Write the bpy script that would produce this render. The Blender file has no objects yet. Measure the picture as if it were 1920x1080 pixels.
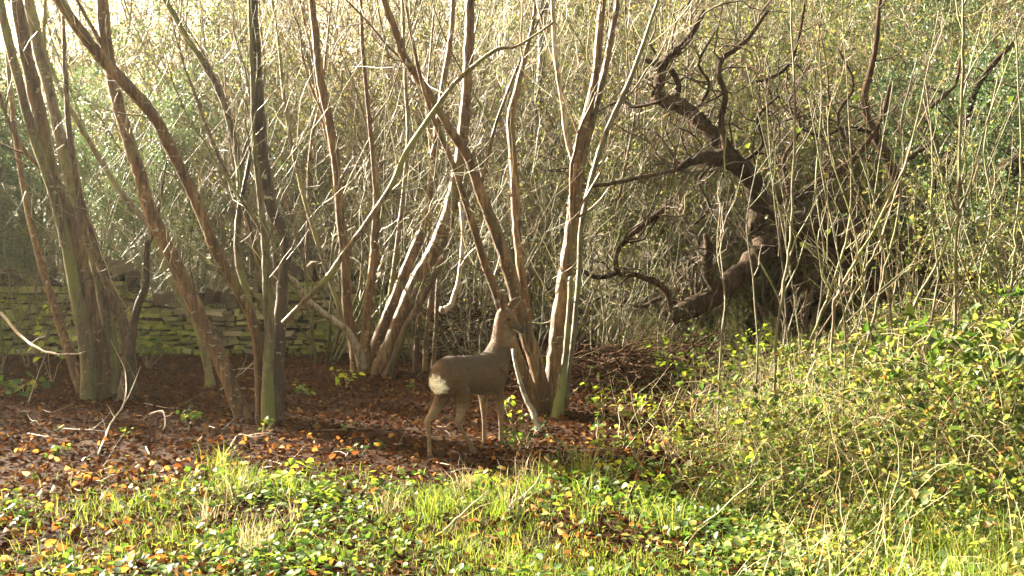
import bpy, math, random
import numpy as np
from mathutils import Vector, Matrix

# ------------------------------------------------------------------ camera, sky, sun, exposure
SC = bpy.context.scene
COL = SC.collection
FPX = 2059.0                       # focal length in pixels of a 1920 wide frame
CAM_H = 1.40
PITCH = math.atan(64 / FPX)        # camera looks slightly down: horizon at row 476 of 1080
cam = bpy.data.cameras.new('camera')
cam.sensor_width = 36.0
cam.lens = FPX / 1920 * 36.0
cam.clip_start = 0.05
cam.clip_end = 2000
camo = bpy.data.objects.new('camera', cam)
COL.objects.link(camo)
camo.location = (0, 0, CAM_H)
camo.rotation_euler = (math.pi / 2 - PITCH, 0, 0)
SC.camera = camo

SUN_AZ = math.radians(54)          # to the left of straight ahead
SUN_EL = math.radians(25)
world = bpy.data.worlds.new("World")
SC.world = world
world.use_nodes = True
wn = world.node_tree
sky = wn.nodes.new('ShaderNodeTexSky')
sky.sky_type = 'NISHITA'
sky.sun_disc = False
sky.sun_elevation = SUN_EL
sky.sun_rotation = -SUN_AZ
sky.dust_density = 3.0
tint = wn.nodes.new('ShaderNodeMix')           # warm tint put on the sky light, standing in for a warm white balance
tint.data_type = 'RGBA'
tint.blend_type = 'MULTIPLY'
tint.inputs[0].default_value = 1.0
tint.inputs[7].default_value = (1.36, 1.0, 0.54, 1)
wn.links.new(sky.outputs[0], tint.inputs[6])
wn.links.new(tint.outputs[2], wn.nodes['Background'].inputs[0])
wn.nodes['Background'].inputs[1].default_value = 0.05
sl = bpy.data.lights.new('sun', 'SUN')
sl.energy = 5.0
sl.angle = math.radians(0.5)
sl.color = (1.0, 0.90, 0.71)
so = bpy.data.objects.new('sun', sl)
COL.objects.link(so)
SUN_DIR = Vector((-math.sin(SUN_AZ) * math.cos(SUN_EL), math.cos(SUN_AZ) * math.cos(SUN_EL), math.sin(SUN_EL)))
so.rotation_euler = SUN_DIR.to_track_quat('Z', 'Y').to_euler()
SC.view_settings.view_transform = 'Standard'
SC.view_settings.look = 'None'
SC.view_settings.exposure = 3.35
SC.view_settings.gamma = 1.0
SC.cycles.max_bounces = 6
SC.cycles.diffuse_bounces = 3
SC.cycles.glossy_bounces = 2
SC.cycles.transmission_bounces = 3
SC.cycles.transparent_max_bounces = 4
SC.cycles.volume_bounces = 0
SC.cycles.use_denoising = True
SC.cycles.denoiser = 'OPENIMAGEDENOISE'
SC.cycles.denoising_input_passes = 'RGB_ALBEDO_NORMAL'
SC.cycles.denoising_prefilter = 'ACCURATE'

rng = np.random.default_rng(7)
random.seed(7)

# ------------------------------------------------------------------ small helpers
CP, SP = math.cos(PITCH), math.sin(PITCH)


def at(px, py, y):
    """the point at distance y in front of the camera seen at pixel px, py of the 1920x1080 photograph"""
    a = (px - 960) / FPX
    b = -(py - 540) / FPX
    dy = CP + b * SP
    dz = -SP + b * CP
    return np.array([a / dy * y, y, CAM_H + dz / dy * y])


def sstep(a, b, x):
    t = np.clip((np.asarray(x, float) - a) / (b - a), 0, 1)
    return t * t * (3 - 2 * t)


def lump(x, y, s=1.0, o=0.0):
    """cheap smooth noise, about -1..1"""
    x = np.asarray(x, float) * s + o
    y = np.asarray(y, float) * s - o * 0.7
    return (np.sin(x * 1.7 + 1.3 * np.sin(y * 1.1)) * 0.45 + np.sin(y * 2.3 + 1.7 * np.sin(x * 0.9) + 2) * 0.35
            + np.sin(x * 4.1 + y * 3.3 + 1.0) * 0.2)


def ground_z(x, y):
    x = np.asarray(x, float)
    y = np.asarray(y, float)
    z = 0.025 * lump(x, y, 1.3) * sstep(0, 4, y)
    k = 0.20 + 0.15 * sstep(-14, 10, x)
    d = np.clip(y - 17.0, 0, 60)
    z = z + k * d * sstep(0, 6, d)
    return z


def unit(v):
    return v / (np.linalg.norm(v, axis=-1, keepdims=True) + 1e-9)


class MB:
    """collects tubes, leaves and boxes; build() links them as ONE mesh object"""

    def __init__(self):
        self.v, self.q, self.t, self.n = [], [], [], 0
        self.qm, self.tm = [], []

    def add(self, v, q=None, t=None, m=0):
        v = np.asarray(v, np.float32).reshape(-1, 3)
        if q is not None and len(q):
            q = np.asarray(q, np.int64).reshape(-1, 4) + self.n
            self.q.append(q)
            self.qm.append(np.full(len(q), m, np.int32))
        if t is not None and len(t):
            t = np.asarray(t, np.int64).reshape(-1, 3) + self.n
            self.t.append(t)
            self.tm.append(np.full(len(t), m, np.int32))
        self.v.append(v)
        self.n += len(v)

    def tube(self, pts, rad, sides=6, cap=True, wob=0.0, m=0):
        pts = np.asarray(pts, float)
        n = len(pts)
        rad = np.asarray(rad, float) * np.ones(n)
        tan = np.gradient(pts, axis=0)
        tan = unit(tan)
        ref = np.array([0.31, 0.95, 0.05]) if abs(tan[:, 1]).mean() < 0.8 else np.array([1.0, 0.1, 0.2])
        s = unit(np.cross(tan, ref))
        u = np.cross(s, tan)
        a = np.arange(sides) * 2 * math.pi / sides
        r = rad[:, None] * np.ones((1, sides))
        if wob:
            r = r * (1 + wob * rng.normal(0, 1, (n, sides)))
        ring = pts[:, None, :] + r[..., None] * (np.cos(a)[None, :, None] * s[:, None, :] + np.sin(a)[None, :, None] * u[:, None, :])
        i = np.arange(n - 1)[:, None] * sides
        k = np.arange(sides)[None, :]
        k2 = (k + 1) % sides
        q = np.stack([i + k, i + k2, i + sides + k2, i + sides + k], -1).reshape(-1, 4)
        v = ring.reshape(-1, 3)
        t = None
        if cap:
            v = np.vstack([v, pts[:1] - tan[:1] * rad[0] * 0.3, pts[-1:] + tan[-1:] * rad[-1] * 0.5])
            b = n * sides
            kk = np.arange(sides)
            t = np.vstack([np.stack([np.full(sides, b), (kk + 1) % sides, kk], -1),
                           np.stack([np.full(sides, b + 1), (n - 1) * sides + kk, (n - 1) * sides + (kk + 1) % sides], -1)])
        self.add(v, q, t, m)

    def leaves(self, P, A, N, L, W, fold=0.25, curl=0.0, m=0):
        """leaf blades: base P, axis A, face normal N, length L, width W (arrays)"""
        P = np.asarray(P, float)
        n = len(P)
        if not n:
            return
        A = unit(np.asarray(A, float))
        S = unit(np.cross(A, np.asarray(N, float)))
        U = np.cross(S, A)
        L = (np.asarray(L, float) * np.ones(n))[:, None]
        W = (np.asarray(W, float) * np.ones(n))[:, None]
        f = fold * W
        c = curl * L
        v = np.stack([P,
                      P + A * L * 0.30 + S * W * 0.46 + U * f,
                      P + A * L * 0.68 + S * W * 0.40 + U * (f - c * 0.5),
                      P + A * L - U * c,
                      P + A * L * 0.68 - S * W * 0.40 + U * (f - c * 0.5),
                      P + A * L * 0.30 - S * W * 0.46 + U * f], 1).reshape(-1, 3)
        b = (np.arange(n) * 6)[:, None]
        q = np.vstack([b + np.array([[0, 1, 2, 3]]), b + np.array([[0, 3, 4, 5]])])
        self.add(v, q, None, m)

    def kites(self, P, A, N, L, W, fold=0.2, m=0):
        P = np.asarray(P, float)
        n = len(P)
        if not n:
            return
        A = unit(np.asarray(A, float))
        S = unit(np.cross(A, np.asarray(N, float)))
        U = np.cross(S, A)
        L = (np.asarray(L, float) * np.ones(n))[:, None]
        W = (np.asarray(W, float) * np.ones(n))[:, None]
        v = np.stack([P, P + A * L * 0.45 + S * W * 0.5 + U * fold * W, P + A * L, P + A * L * 0.45 - S * W * 0.5 + U * fold * W], 1).reshape(-1, 3)
        b = (np.arange(n) * 4)[:, None]
        t = np.vstack([b + np.array([[0, 1, 2]]), b + np.array([[0, 2, 3]])])
        self.add(v, None, t, m)

    def blades(self, P, H, W, lean, m=0):
        """grass blades: base P, height H, width W, lean vector (n,2)"""
        n = len(P)
        a = rng.uniform(0, 2 * math.pi, n)
        S = np.stack([np.cos(a), np.sin(a), 0 * a], 1) * (np.asarray(W) * np.ones(n))[:, None] * 0.5
        H = np.asarray(H) * np.ones(n)
        l3 = np.concatenate([lean, np.zeros((n, 1))], 1)
        up = np.array([0, 0, 1.0])
        M1 = P + l3 * 0.35 * H[:, None] + up * (H * 0.55)[:, None]
        T = P + l3 * H[:, None] + up * (H * np.clip(1 - 0.35 * np.linalg.norm(lean, axis=1), 0.2, 1))[:, None]
        v = np.stack([P - S, P + S, M1 + S * 0.8, M1 - S * 0.8, T], 1).reshape(-1, 3)
        b = (np.arange(n) * 5)[:, None]
        self.add(v, b + np.array([[0, 1, 2, 3]]), b + np.array([[3, 2, 4]]), m)

    def mesh(self, name, mats, smooth=True):
        me = bpy.data.meshes.new(name)
        V = np.vstack(self.v) if self.v else np.zeros((0, 3), np.float32)
        Q = np.vstack(self.q) if self.q else np.zeros((0, 4), np.int64)
        T = np.vstack(self.t) if self.t else np.zeros((0, 3), np.int64)
        me.vertices.add(len(V))
        me.vertices.foreach_set('co', V.astype(np.float32).ravel())
        idx = np.concatenate([Q.ravel(), T.ravel()]).astype(np.int32)
        me.loops.add(len(idx))
        me.loops.foreach_set('vertex_index', idx)
        st = np.concatenate([np.arange(len(Q)) * 4, len(Q) * 4 + np.arange(len(T)) * 3]).astype(np.int32)
        me.polygons.add(len(st))
        me.polygons.foreach_set('loop_start', st)
        mi = np.concatenate(self.qm + self.tm) if (self.qm or self.tm) else np.zeros(0, np.int32)
        for mm in (mats if isinstance(mats, (list, tuple)) else [mats]):
            me.materials.append(mm)
        me.polygons.foreach_set('material_index', mi.astype(np.int32))
        me.polygons.foreach_set('use_smooth', np.full(len(st), smooth))
        me.update(calc_edges=True)
        return me

    def build(self, name, mats, parent=None, smooth=True):
        o = bpy.data.objects.new(name, self.mesh(name, mats, smooth))
        COL.objects.link(o)
        if parent is not None:
            o.parent = parent
        return o


def tag(o, label=None, cat=None, group=None, kind=None):
    if label:
        o['label'] = label
    if cat:
        o['category'] = cat
    if group:
        o['group'] = group
    if kind:
        o['kind'] = kind
    return o


def thing(name, label, cat, loc=(0, 0, 0), rz=0.0, group=None):
    o = bpy.data.objects.new(name, None)
    COL.objects.link(o)
    o.location = loc
    o.rotation_euler = (0, 0, rz)
    return tag(o, label, cat, group)


def copy_tree(o, parent=None):
    c = o.copy()
    COL.objects.link(c)
    if parent is not None:
        c.parent = parent
    for ch in list(o.children):
        copy_tree(ch, c)
    return c


def local(mb, base):
    """shift the collected geometry so that it is relative to base"""
    b = np.asarray(base, np.float32)
    mb.v = [v - b for v in mb.v]
    return mb


# ------------------------------------------------------------------ materials
def newmat(name):
    m = bpy.data.materials.new(name)
    m.use_nodes = True
    nt = m.node_tree
    return m, nt, nt.nodes['Principled BSDF'], nt.nodes['Material Output']


def ramp(nt, fac, stops):
    r = nt.nodes.new('ShaderNodeValToRGB')
    e = r.color_ramp.elements
    while len(e) < len(stops):
        e.new(0.5)
    for k, (p, c) in enumerate(stops):
        e[k].position = p
        e[k].color = (*c, 1)
    nt.links.new(fac, r.inputs[0])
    return r.outputs[0]


def noise(nt, scale, detail=4, rough=0.6, stretch=None, obj=False):
    tc = nt.nodes.new('ShaderNodeTexCoord')
    v = tc.outputs['Object']
    if stretch:
        mp = nt.nodes.new('ShaderNodeMapping')
        mp.inputs['Scale'].default_value = stretch
        nt.links.new(v, mp.inputs[0])
        v = mp.outputs[0]
    n = nt.nodes.new('ShaderNodeTexNoise')
    n.inputs['Scale'].default_value = scale
    n.inputs['Detail'].default_value = detail
    n.inputs['Roughness'].default_value = rough
    nt.links.new(v, n.inputs['Vector'])
    return n.outputs['Fac']


def mixc(nt, fac, a, b):
    m = nt.nodes.new('ShaderNodeMix')
    m.data_type = 'RGBA'
    nt.links.new(fac, m.inputs[0])
    for s, k in ((a, 6), (b, 7)):
        if isinstance(s, tuple):
            m.inputs[k].default_value = (*s, 1)
        else:
            nt.links.new(s, m.inputs[k])
    return m.outputs[2]


def bump(nt, bs, h, st=0.5, dist=0.02):
    b = nt.nodes.new('ShaderNodeBump')
    b.inputs['Strength'].default_value = st
    b.inputs['Distance'].default_value = dist
    nt.links.new(h, b.inputs['Height'])
    nt.links.new(b.outputs[0], bs.inputs['Normal'])


def bark(name, dark, mid, light, moss, moss_lo=0.52, moss_hi=0.66, rough=0.55, spec=0.5, lichen=True):
    m, nt, bs, out = newmat(name)
    n1 = noise(nt, 11, 6, 0.7, (1, 1, 0.22))
    c = ramp(nt, n1, [(0.34, dark), (0.5, mid), (0.66, light)])
    # dark vertical fissures and pale lichen spots
    f0 = ramp(nt, noise(nt, 38, 3, 0.6, (1, 1, 0.10)), [(0.40, (0.35, 0.33, 0.32)), (0.52, (1, 1, 1))])
    mu = nt.nodes.new('ShaderNodeMix')
    mu.data_type = 'RGBA'
    mu.blend_type = 'MULTIPLY'
    mu.inputs[0].default_value = 1.0
    nt.links.new(c, mu.inputs[6])
    nt.links.new(f0, mu.inputs[7])
    c = mu.outputs[2]
    if lichen:
        fl = ramp(nt, noise(nt, 17, 3, 0.5, (1, 1, 1.6)), [(0.63, (0, 0, 0)), (0.68, (0.8, 0.8, 0.8))])
        c = mixc(nt, fl, c, (0.27, 0.25, 0.17))
    n2 = noise(nt, 3.2, 5, 0.65, (1, 1, 0.5))
    f = ramp(nt, n2, [(moss_lo, (0, 0, 0)), (moss_hi, (1, 1, 1))])
    c = mixc(nt, f, c, moss)
    # every stem is a little lighter or darker than the next
    oi = nt.nodes.new('ShaderNodeObjectInfo')
    r = ramp(nt, oi.outputs['Random'], [(0.0, (0.72, 0.74, 0.76)), (0.5, (1, 1, 1)), (1.0, (1.3, 1.24, 1.16))])
    mu = nt.nodes.new('ShaderNodeMix')
    mu.data_type = 'RGBA'
    mu.blend_type = 'MULTIPLY'
    mu.inputs[0].default_value = 1.0
    nt.links.new(c, mu.inputs[6])
    nt.links.new(r, mu.inputs[7])
    nt.links.new(mu.outputs[2], bs.inputs['Base Color'])
    bs.inputs['Roughness'].default_value = rough
    bs.inputs['Specular IOR Level'].default_value = spec
    bump(nt, bs, noise(nt, 42, 5, 0.75, (1, 1, 0.22)), 0.9, 0.02)
    return m


def island(name, stops, trans=0.0, rough=0.6, spec=0.3, tint=(1.0, 1.0, 1.0), hue=None):
    """one colour per leaf, blade or twig, let through as well as reflected"""
    m, nt, bs, out = newmat(name)
    g = nt.nodes.new('ShaderNodeNewGeometry')
    c = ramp(nt, g.outputs['Random Per Island'], stops)
    nt.links.new(c, bs.inputs['Base Color'])
    bs.inputs['Roughness'].default_value = rough
    bs.inputs['Specular IOR Level'].default_value = spec
    if trans:
        t = nt.nodes.new('ShaderNodeBsdfTranslucent')
        mx = nt.nodes.new('ShaderNodeMix')
        mx.data_type = 'RGBA'
        mx.blend_type = 'MULTIPLY'
        mx.inputs[0].default_value = 1.0
        nt.links.new(c, mx.inputs[6])
        mx.inputs[7].default_value = (*tint, 1)
        nt.links.new(mx.outputs[2], t.inputs[0])
        ms = nt.nodes.new('ShaderNodeMixShader')
        ms.inputs[0].default_value = trans
        nt.links.new(bs.outputs[0], ms.inputs[1])
        nt.links.new(t.outputs[0], ms.inputs[2])
        nt.links.new(ms.outputs[0], out.inputs[0])
    return m


M_bark = bark('hazel_bark', (0.045, 0.019, 0.007), (0.125, 0.06, 0.022), (0.27, 0.165, 0.075), (0.12, 0.10, 0.022), 0.55, 0.7)
M_bark_dark = bark('dark_bark', (0.02, 0.012, 0.008), (0.042, 0.026, 0.017), (0.085, 0.056, 0.038), (0.09, 0.09, 0.028), 0.60, 0.75)
M_bark_black = bark('black_old_bark', (0.022, 0.013, 0.008), (0.05, 0.03, 0.018), (0.10, 0.064, 0.04), (0.055, 0.06, 0.02), 0.60, 0.75, 0.9, 0.15, False)
M_bark_moss = bark('mossy_bark', (0.07, 0.05, 0.03), (0.14, 0.10, 0.055), (0.22, 0.17, 0.10), (0.17, 0.18, 0.045), 0.44, 0.6)
M_bark_pale = bark('dead_pale_wood', (0.24, 0.19, 0.14), (0.38, 0.31, 0.23), (0.5, 0.43, 0.34), (0.2, 0.19, 0.1), 0.62, 0.8)
M_bark_grey = bark('grey_green_bark', (0.06, 0.06, 0.05), (0.12, 0.115, 0.09), (0.2, 0.19, 0.15), (0.11, 0.14, 0.05), 0.45, 0.62)
M_brush = bark('rotting_brown_branch', (0.03, 0.014, 0.007), (0.065, 0.032, 0.016), (0.13, 0.07, 0.036), (0.08, 0.075, 0.02), 0.62, 0.75, 0.9, 0.12, False)
M_twig = island('twig_bark', [(0.0, (0.035, 0.025, 0.013)), (0.35, (0.10, 0.082, 0.036)), (0.7, (0.2, 0.18, 0.08)), (1.0, (0.36, 0.32, 0.18))], 0, 0.55, 0.5)
M_twig_black = island('black_twig_bark', [(0.0, (0.02, 0.013, 0.009)), (0.6, (0.05, 0.034, 0.022)), (1.0, (0.13, 0.10, 0.06))], 0, 0.7, 0.2)
M_twig_pink = island('reddish_twig_bark', [(0.0, (0.07, 0.03, 0.02)), (0.4, (0.19, 0.095, 0.062)), (0.75, (0.28, 0.17, 0.115)), (1.0, (0.42, 0.32, 0.22))], 0, 0.5, 0.5)
M_shoot = bark('pale_shoot_bark', (0.065, 0.05, 0.024), (0.14, 0.115, 0.052), (0.26, 0.22, 0.115), (0.11, 0.13, 0.036), 0.44, 0.62)
M_straw = island('dry_stalk', [(0.0, (0.22, 0.15, 0.08)), (0.5, (0.40, 0.33, 0.19)), (1.0, (0.55, 0.49, 0.30))], 0.25, 0.6, 0.3)
M_litter = island('fallen_leaf', [(0.0, (0.018, 0.006, 0.003)), (0.4, (0.042, 0.014, 0.005)), (0.7, (0.075, 0.028, 0.009)), (0.9, (0.115, 0.05, 0.015)), (0.97, (0.2, 0.1, 0.024)), (1.0, (0.26, 0.17, 0.08))], 0.3, 0.8, 0.04)
M_amber = island('fresh_fallen_leaf', [(0.0, (0.16, 0.055, 0.015)), (0.5, (0.30, 0.12, 0.025)), (0.85, (0.42, 0.22, 0.04)), (1.0, (0.4, 0.3, 0.14))], 0.45, 0.6, 0.2)
M_grass = island('grass_blade', [(0.0, (0.07, 0.12, 0.02)), (0.5, (0.15, 0.22, 0.035)), (0.85, (0.19, 0.24, 0.06)), (0.95, (0.3, 0.28, 0.11)), (1.0, (0.36, 0.27, 0.13))], 0.5, 0.6, 0.2, (1.15, 1.1, 0.6))
M_leaf = island('green_leaf', [(0.0, (0.03, 0.07, 0.018)), (0.4, (0.06, 0.125, 0.03)), (0.75, (0.12, 0.2, 0.045)), (0.92, (0.2, 0.26, 0.06)), (1.0, (0.33, 0.3, 0.07))], 0.5, 0.5, 0.3, (1.3, 1.25, 0.5))
M_bramble = island('bramble_leaf', [(0.0, (0.035, 0.07, 0.026)), (0.3, (0.10, 0.16, 0.05)), (0.6, (0.2, 0.25, 0.085)), (0.85, (0.31, 0.31, 0.13)), (0.96, (0.33, 0.14, 0.06)), (1.0, (0.36, 0.28, 0.14))], 0.58, 0.5, 0.25, (1.2, 1.15, 0.55))
M_olive = island('olive_leaf', [(0.0, (0.03, 0.055, 0.016)), (0.4, (0.075, 0.115, 0.03)), (0.75, (0.16, 0.18, 0.06)), (1.0, (0.34, 0.3, 0.14))], 0.5, 0.5, 0.25, (1.2, 1.1, 0.65))
M_ever = island('evergreen_leaf', [(0.0, (0.03, 0.06, 0.03)), (0.6, (0.08, 0.14, 0.07)), (1.0, (0.17, 0.24, 0.12))], 0.4, 0.35, 0.5, (1.1, 1.15, 0.7))
M_bright = island('sunlit_lime_leaf', [(0.0, (0.16, 0.24, 0.04)), (0.5, (0.22, 0.32, 0.05)), (1.0, (0.33, 0.38, 0.07))], 0.6, 0.35, 0.5, (1.3, 1.25, 0.5))

# soil
M_soil, nt, bs, _ = newmat('woodland_soil')
c = ramp(nt, noise(nt, 5, 8, 0.7), [(0.3, (0.012, 0.006, 0.003)), (0.5, (0.03, 0.014, 0.006)), (0.7, (0.06, 0.03, 0.013))])
tc = nt.nodes.new('ShaderNodeSeparateXYZ')
tco = nt.nodes.new('ShaderNodeTexCoord')
nt.links.new(tco.outputs['Object'], tc.inputs[0])
mr = nt.nodes.new('ShaderNodeMapRange')
mr.inputs[1].default_value = 17.0
mr.inputs[2].default_value = 20.0
nt.links.new(tc.outputs[1], mr.inputs[0])
c2 = ramp(nt, noise(nt, 2.2, 8, 0.75), [(0.3, (0.02, 0.018, 0.009)), (0.5, (0.05, 0.042, 0.02)), (0.7, (0.09, 0.085, 0.035))])  # bank beyond the wall, darkened to look like leaf litter in shade
c = mixc(nt, mr.outputs[0], c, c2)
nt.links.new(c, bs.inputs['Base Color'])
bs.inputs['Roughness'].default_value = 0.95
bs.inputs['Specular IOR Level'].default_value = 0.08
bump(nt, bs, noise(nt, 30, 5, 0.7), 0.8, 0.03)

# wall stones
M_stone, nt, bs, _ = newmat('mossy_limestone')
g = nt.nodes.new('ShaderNodeNewGeometry')
c = ramp(nt, g.outputs['Random Per Island'], [(0.0, (0.07, 0.05, 0.03)), (0.5, (0.17, 0.13, 0.08)), (1.0, (0.36, 0.29, 0.19))])
f = ramp(nt, noise(nt, 2.0, 6, 0.65), [(0.41, (0, 0, 0)), (0.54, (1, 1, 1))])
f2 = ramp(nt, noise(nt, 11, 4, 0.6), [(0.25, (0.25, 0.25, 0.25)), (0.6, (1, 1, 1))])
mm = nt.nodes.new('ShaderNodeMath')
mm.operation = 'MULTIPLY'
nt.links.new(f, mm.inputs[0])
nt.links.new(f2, mm.inputs[1])
mossc = ramp(nt, noise(nt, 7, 3), [(0.3, (0.12, 0.145, 0.02)), (0.7, (0.29, 0.33, 0.045))])
c = mixc(nt, mm.outputs[0], c, mossc)
nt.links.new(c, bs.inputs['Base Color'])
bs.inputs['Roughness'].default_value = 0.9
bump(nt, bs, noise(nt, 25, 5, 0.7), 0.7, 0.02)
M_cope, nt, bs, _ = newmat('shade_darkened_coping_stone')  # brown coping, its colour darkened to put the top course in shade
g = nt.nodes.new('ShaderNodeNewGeometry')
c = ramp(nt, g.outputs['Random Per Island'], [(0.0, (0.045, 0.03, 0.02)), (0.6, (0.10, 0.07, 0.045)), (1.0, (0.17, 0.13, 0.085))])
f = ramp(nt, noise(nt, 3.0, 6, 0.65), [(0.55, (0, 0, 0)), (0.65, (1, 1, 1))])
nt.links.new(mixc(nt, f, c, (0.14, 0.14, 0.04)), bs.inputs['Base Color'])
bs.inputs['Roughness'].default_value = 0.9
bump(nt, bs, noise(nt, 25, 5, 0.7), 0.7, 0.02)
M_core, nt, bs, _ = newmat('wall_core_earth')
nt.links.new(ramp(nt, noise(nt, 9), [(0.3, (0.012, 0.009, 0.006)), (0.7, (0.035, 0.026, 0.017))]), bs.inputs['Base Color'])
bs.inputs['Roughness'].default_value = 1.0

# ------------------------------------------------------------------ ground, one sheet to the horizon
xs = np.unique(np.concatenate([np.linspace(-400, -40, 16), np.linspace(-40, 40, 161), np.linspace(40, 400, 16)]))
ys = np.unique(np.concatenate([np.linspace(-60, 0, 10), np.linspace(0, 30, 151), np.linspace(30, 90, 61), np.linspace(90, 500, 20)]))
X, Y = np.meshgrid(xs, ys)
gm = MB()
nx, ny = len(xs), len(ys)
i = (np.arange(ny - 1)[:, None] * nx + np.arange(nx - 1)[None, :])
gm.add(np.stack([X, Y, ground_z(X, Y)], -1).reshape(-1, 3), np.stack([i, i + 1, i + nx + 1, i + nx], -1).reshape(-1, 4))
tag(gm.build('ground', M_soil), kind='structure')


def vis_xy(n, y0, y1, power=1.0, xl=None, xr=None, margin=0.6):
    """points on the ground seen by the camera, evenly spread; xl/xr in pixels"""
    y = np.sqrt(rng.uniform(y0 ** 2, y1 ** 2, n)) if power == 1.0 else y0 + (y1 - y0) * rng.uniform(0, 1, n) ** power
    a0 = -960 - 60 if xl is None else xl - 960
    a1 = 960 + 60 if xr is None else xr - 960
    x = (a0 + (a1 - a0) * rng.uniform(0, 1, n)) / FPX * y
    return x, y


def px_of(x, y):
    return 960 + FPX * x / y


# ------------------------------------------------------------------ branches
def smooth_path(pts, rad, per=5, wig=0.0):
    """Catmull-Rom through the points"""
    pts = np.asarray(pts, float)
    rad = np.asarray(rad, float)
    P = np.vstack([2 * pts[0] - pts[1], pts, 2 * pts[-1] - pts[-2]])
    out, ro = [], []
    for k in range(len(pts) - 1):
        p0, p1, p2, p3 = P[k:k + 4]
        for t in np.arange(per) / per:
            out.append(0.5 * (2 * p1 + (p2 - p0) * t + (2 * p0 - 5 * p1 + 4 * p2 - p3) * t * t + (3 * p1 - p0 - 3 * p2 + p3) * t ** 3))
            ro.append(rad[k] * (1 - t) + rad[k + 1] * t)
    out.append(pts[-1])
    ro.append(rad[-1])
    out = np.array(out)
    ro = np.array(ro)
    if wig:
        out[1:-1] += rng.normal(0, wig, (len(out) - 2, 3)) * ro[1:-1, None]
    return out, ro


def sprig(mb, p, d, L, r, depth=1, sides=4, up=0.25, kink=0.22, nsub=4, ends=None, m=0):
    """a wandering twig with its side twigs"""
    n = max(4, int(L / 0.14) + 2)
    n = min(n, 12)
    step = L / (n - 1)
    pts = [np.asarray(p, float)]
    d = unit(np.asarray(d, float))
    for k in range(n - 1):
        d = unit(d + rng.normal(0, kink, 3) + np.array([0, 0, up * 0.3]))
        pts.append(pts[-1] + d * step)
    pts = np.array(pts)
    rad = np.linspace(r, r * 0.35, n)
    mb.tube(pts, rad, sides, cap=False, m=m)
    if ends is not None:
        ends.append(pts[n // 2:])
    if depth > 0:
        for _ in range(nsub):
            k = rng.integers(1, n - 1)
            dd = unit(pts[k + 1] - pts[k])
            side = unit(np.cross(dd, rng.normal(0, 1, 3)))
            sprig(mb, pts[k], dd * 0.75 + side * rng.uniform(0.5, 1.0), L * rng.uniform(0.3, 0.6), max(rad[k] * 0.6, 0.0016), depth - 1, 3, up, kink, max(2, nsub - 1), ends, m)


WIDTH = 0.79


def stem_path(spec, d0, d1=None, ext=None):
    """(px, py, width px) along a stem -> world path; distance goes from d0 at the base to d1 at the top; ext = extend on to this height"""
    spec = np.array(spec, float)
    d1 = d0 if d1 is None else d1
    n = len(spec)
    L = np.concatenate([[0], np.cumsum(np.hypot(np.diff(spec[:, 0]), np.diff(spec[:, 1])))])
    t = L / L[-1]
    d = d0 + (d1 - d0) * t
    pts = np.array([at(a, b, y) for (a, b, _), y in zip(spec, d)])
    rad = spec[:, 2] / 2 / FPX * d * WIDTH
    if ext and pts[-1, 2] < ext:
        dr = unit(pts[-1] - pts[-2])
        z = pts[-1, 2]
        m = int((ext - z) / 0.6) + 1
        for k in range(m):
            dr = unit(dr + rng.normal(0, 0.06, 3) + np.array([0, 0, 0.05]))
            pts = np.vstack([pts, pts[-1] + dr * 0.6 / max(dr[2], 0.4)])
            rad = np.append(rad, max(rad[-1] * 0.86, 0.004))
    return pts, rad


def grow_stem(spec, d0, d1, mat, parent, base, name='stem', ext=5.2, sides=10, wob=0.05, twigs=None, ntw=10, root=True, limbs=0, tmin=0.25, tl=(0.3, 1.1)):
    pts, rad = stem_path(spec, d0, d1, ext)
    if root:
        g = float(ground_z(pts[0, 0], pts[0, 1]))
        if pts[0, 2] > g - 0.05:
            pts = np.vstack([[pts[0, 0], pts[0, 1], g - 0.1], pts]) if pts[0, 2] - g > 0.02 else np.vstack([pts[0] - [0, 0, 0.12], pts])
            rad = np.append(rad[0] * 1.6, rad)
    pts, rad = smooth_path(pts, rad, 6, 0.05)
    rad = rad * (1 + 0.03 * np.sin(np.arange(len(rad)) * 0.7 + rng.uniform(0, 6)) + rng.normal(0, 0.015, len(rad)))
    mb = MB()
    mb.tube(pts, rad, sides, True, wob)
    for _ in range(limbs):
        k = int(len(pts) * rng.uniform(0.35, 0.9))
        dd = unit(pts[min(k + 1, len(pts) - 1)] - pts[k - 1])
        side = unit(np.cross(dd, rng.normal(0, 1, 3)))
        sprig(mb, pts[k], dd + side * rng.uniform(0.35, 0.8), rng.uniform(0.8, 2.0), rad[k] * 0.4, 1, 5, 0.4, 0.12, 3)
    o = local(mb, base).build(name, mat, parent)
    if twigs is not None:
        for _ in range(ntw):
            k = int(len(pts) * rng.uniform(tmin, 0.98))
            k = min(max(k, 1), len(pts) - 2)
            dd = unit(pts[k + 1] - pts[k - 1])
            side = unit(np.cross(dd, rng.normal(0, 1, 3)))
            sprig(twigs, pts[k], dd * 0.6 + side * rng.uniform(0.5, 1.0), rng.uniform(*tl), min(rad[k] * 0.35, rng.uniform(0.003, 0.007)), 1, 4, 0.35, 0.16, 3)
    return pts, rad


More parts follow.
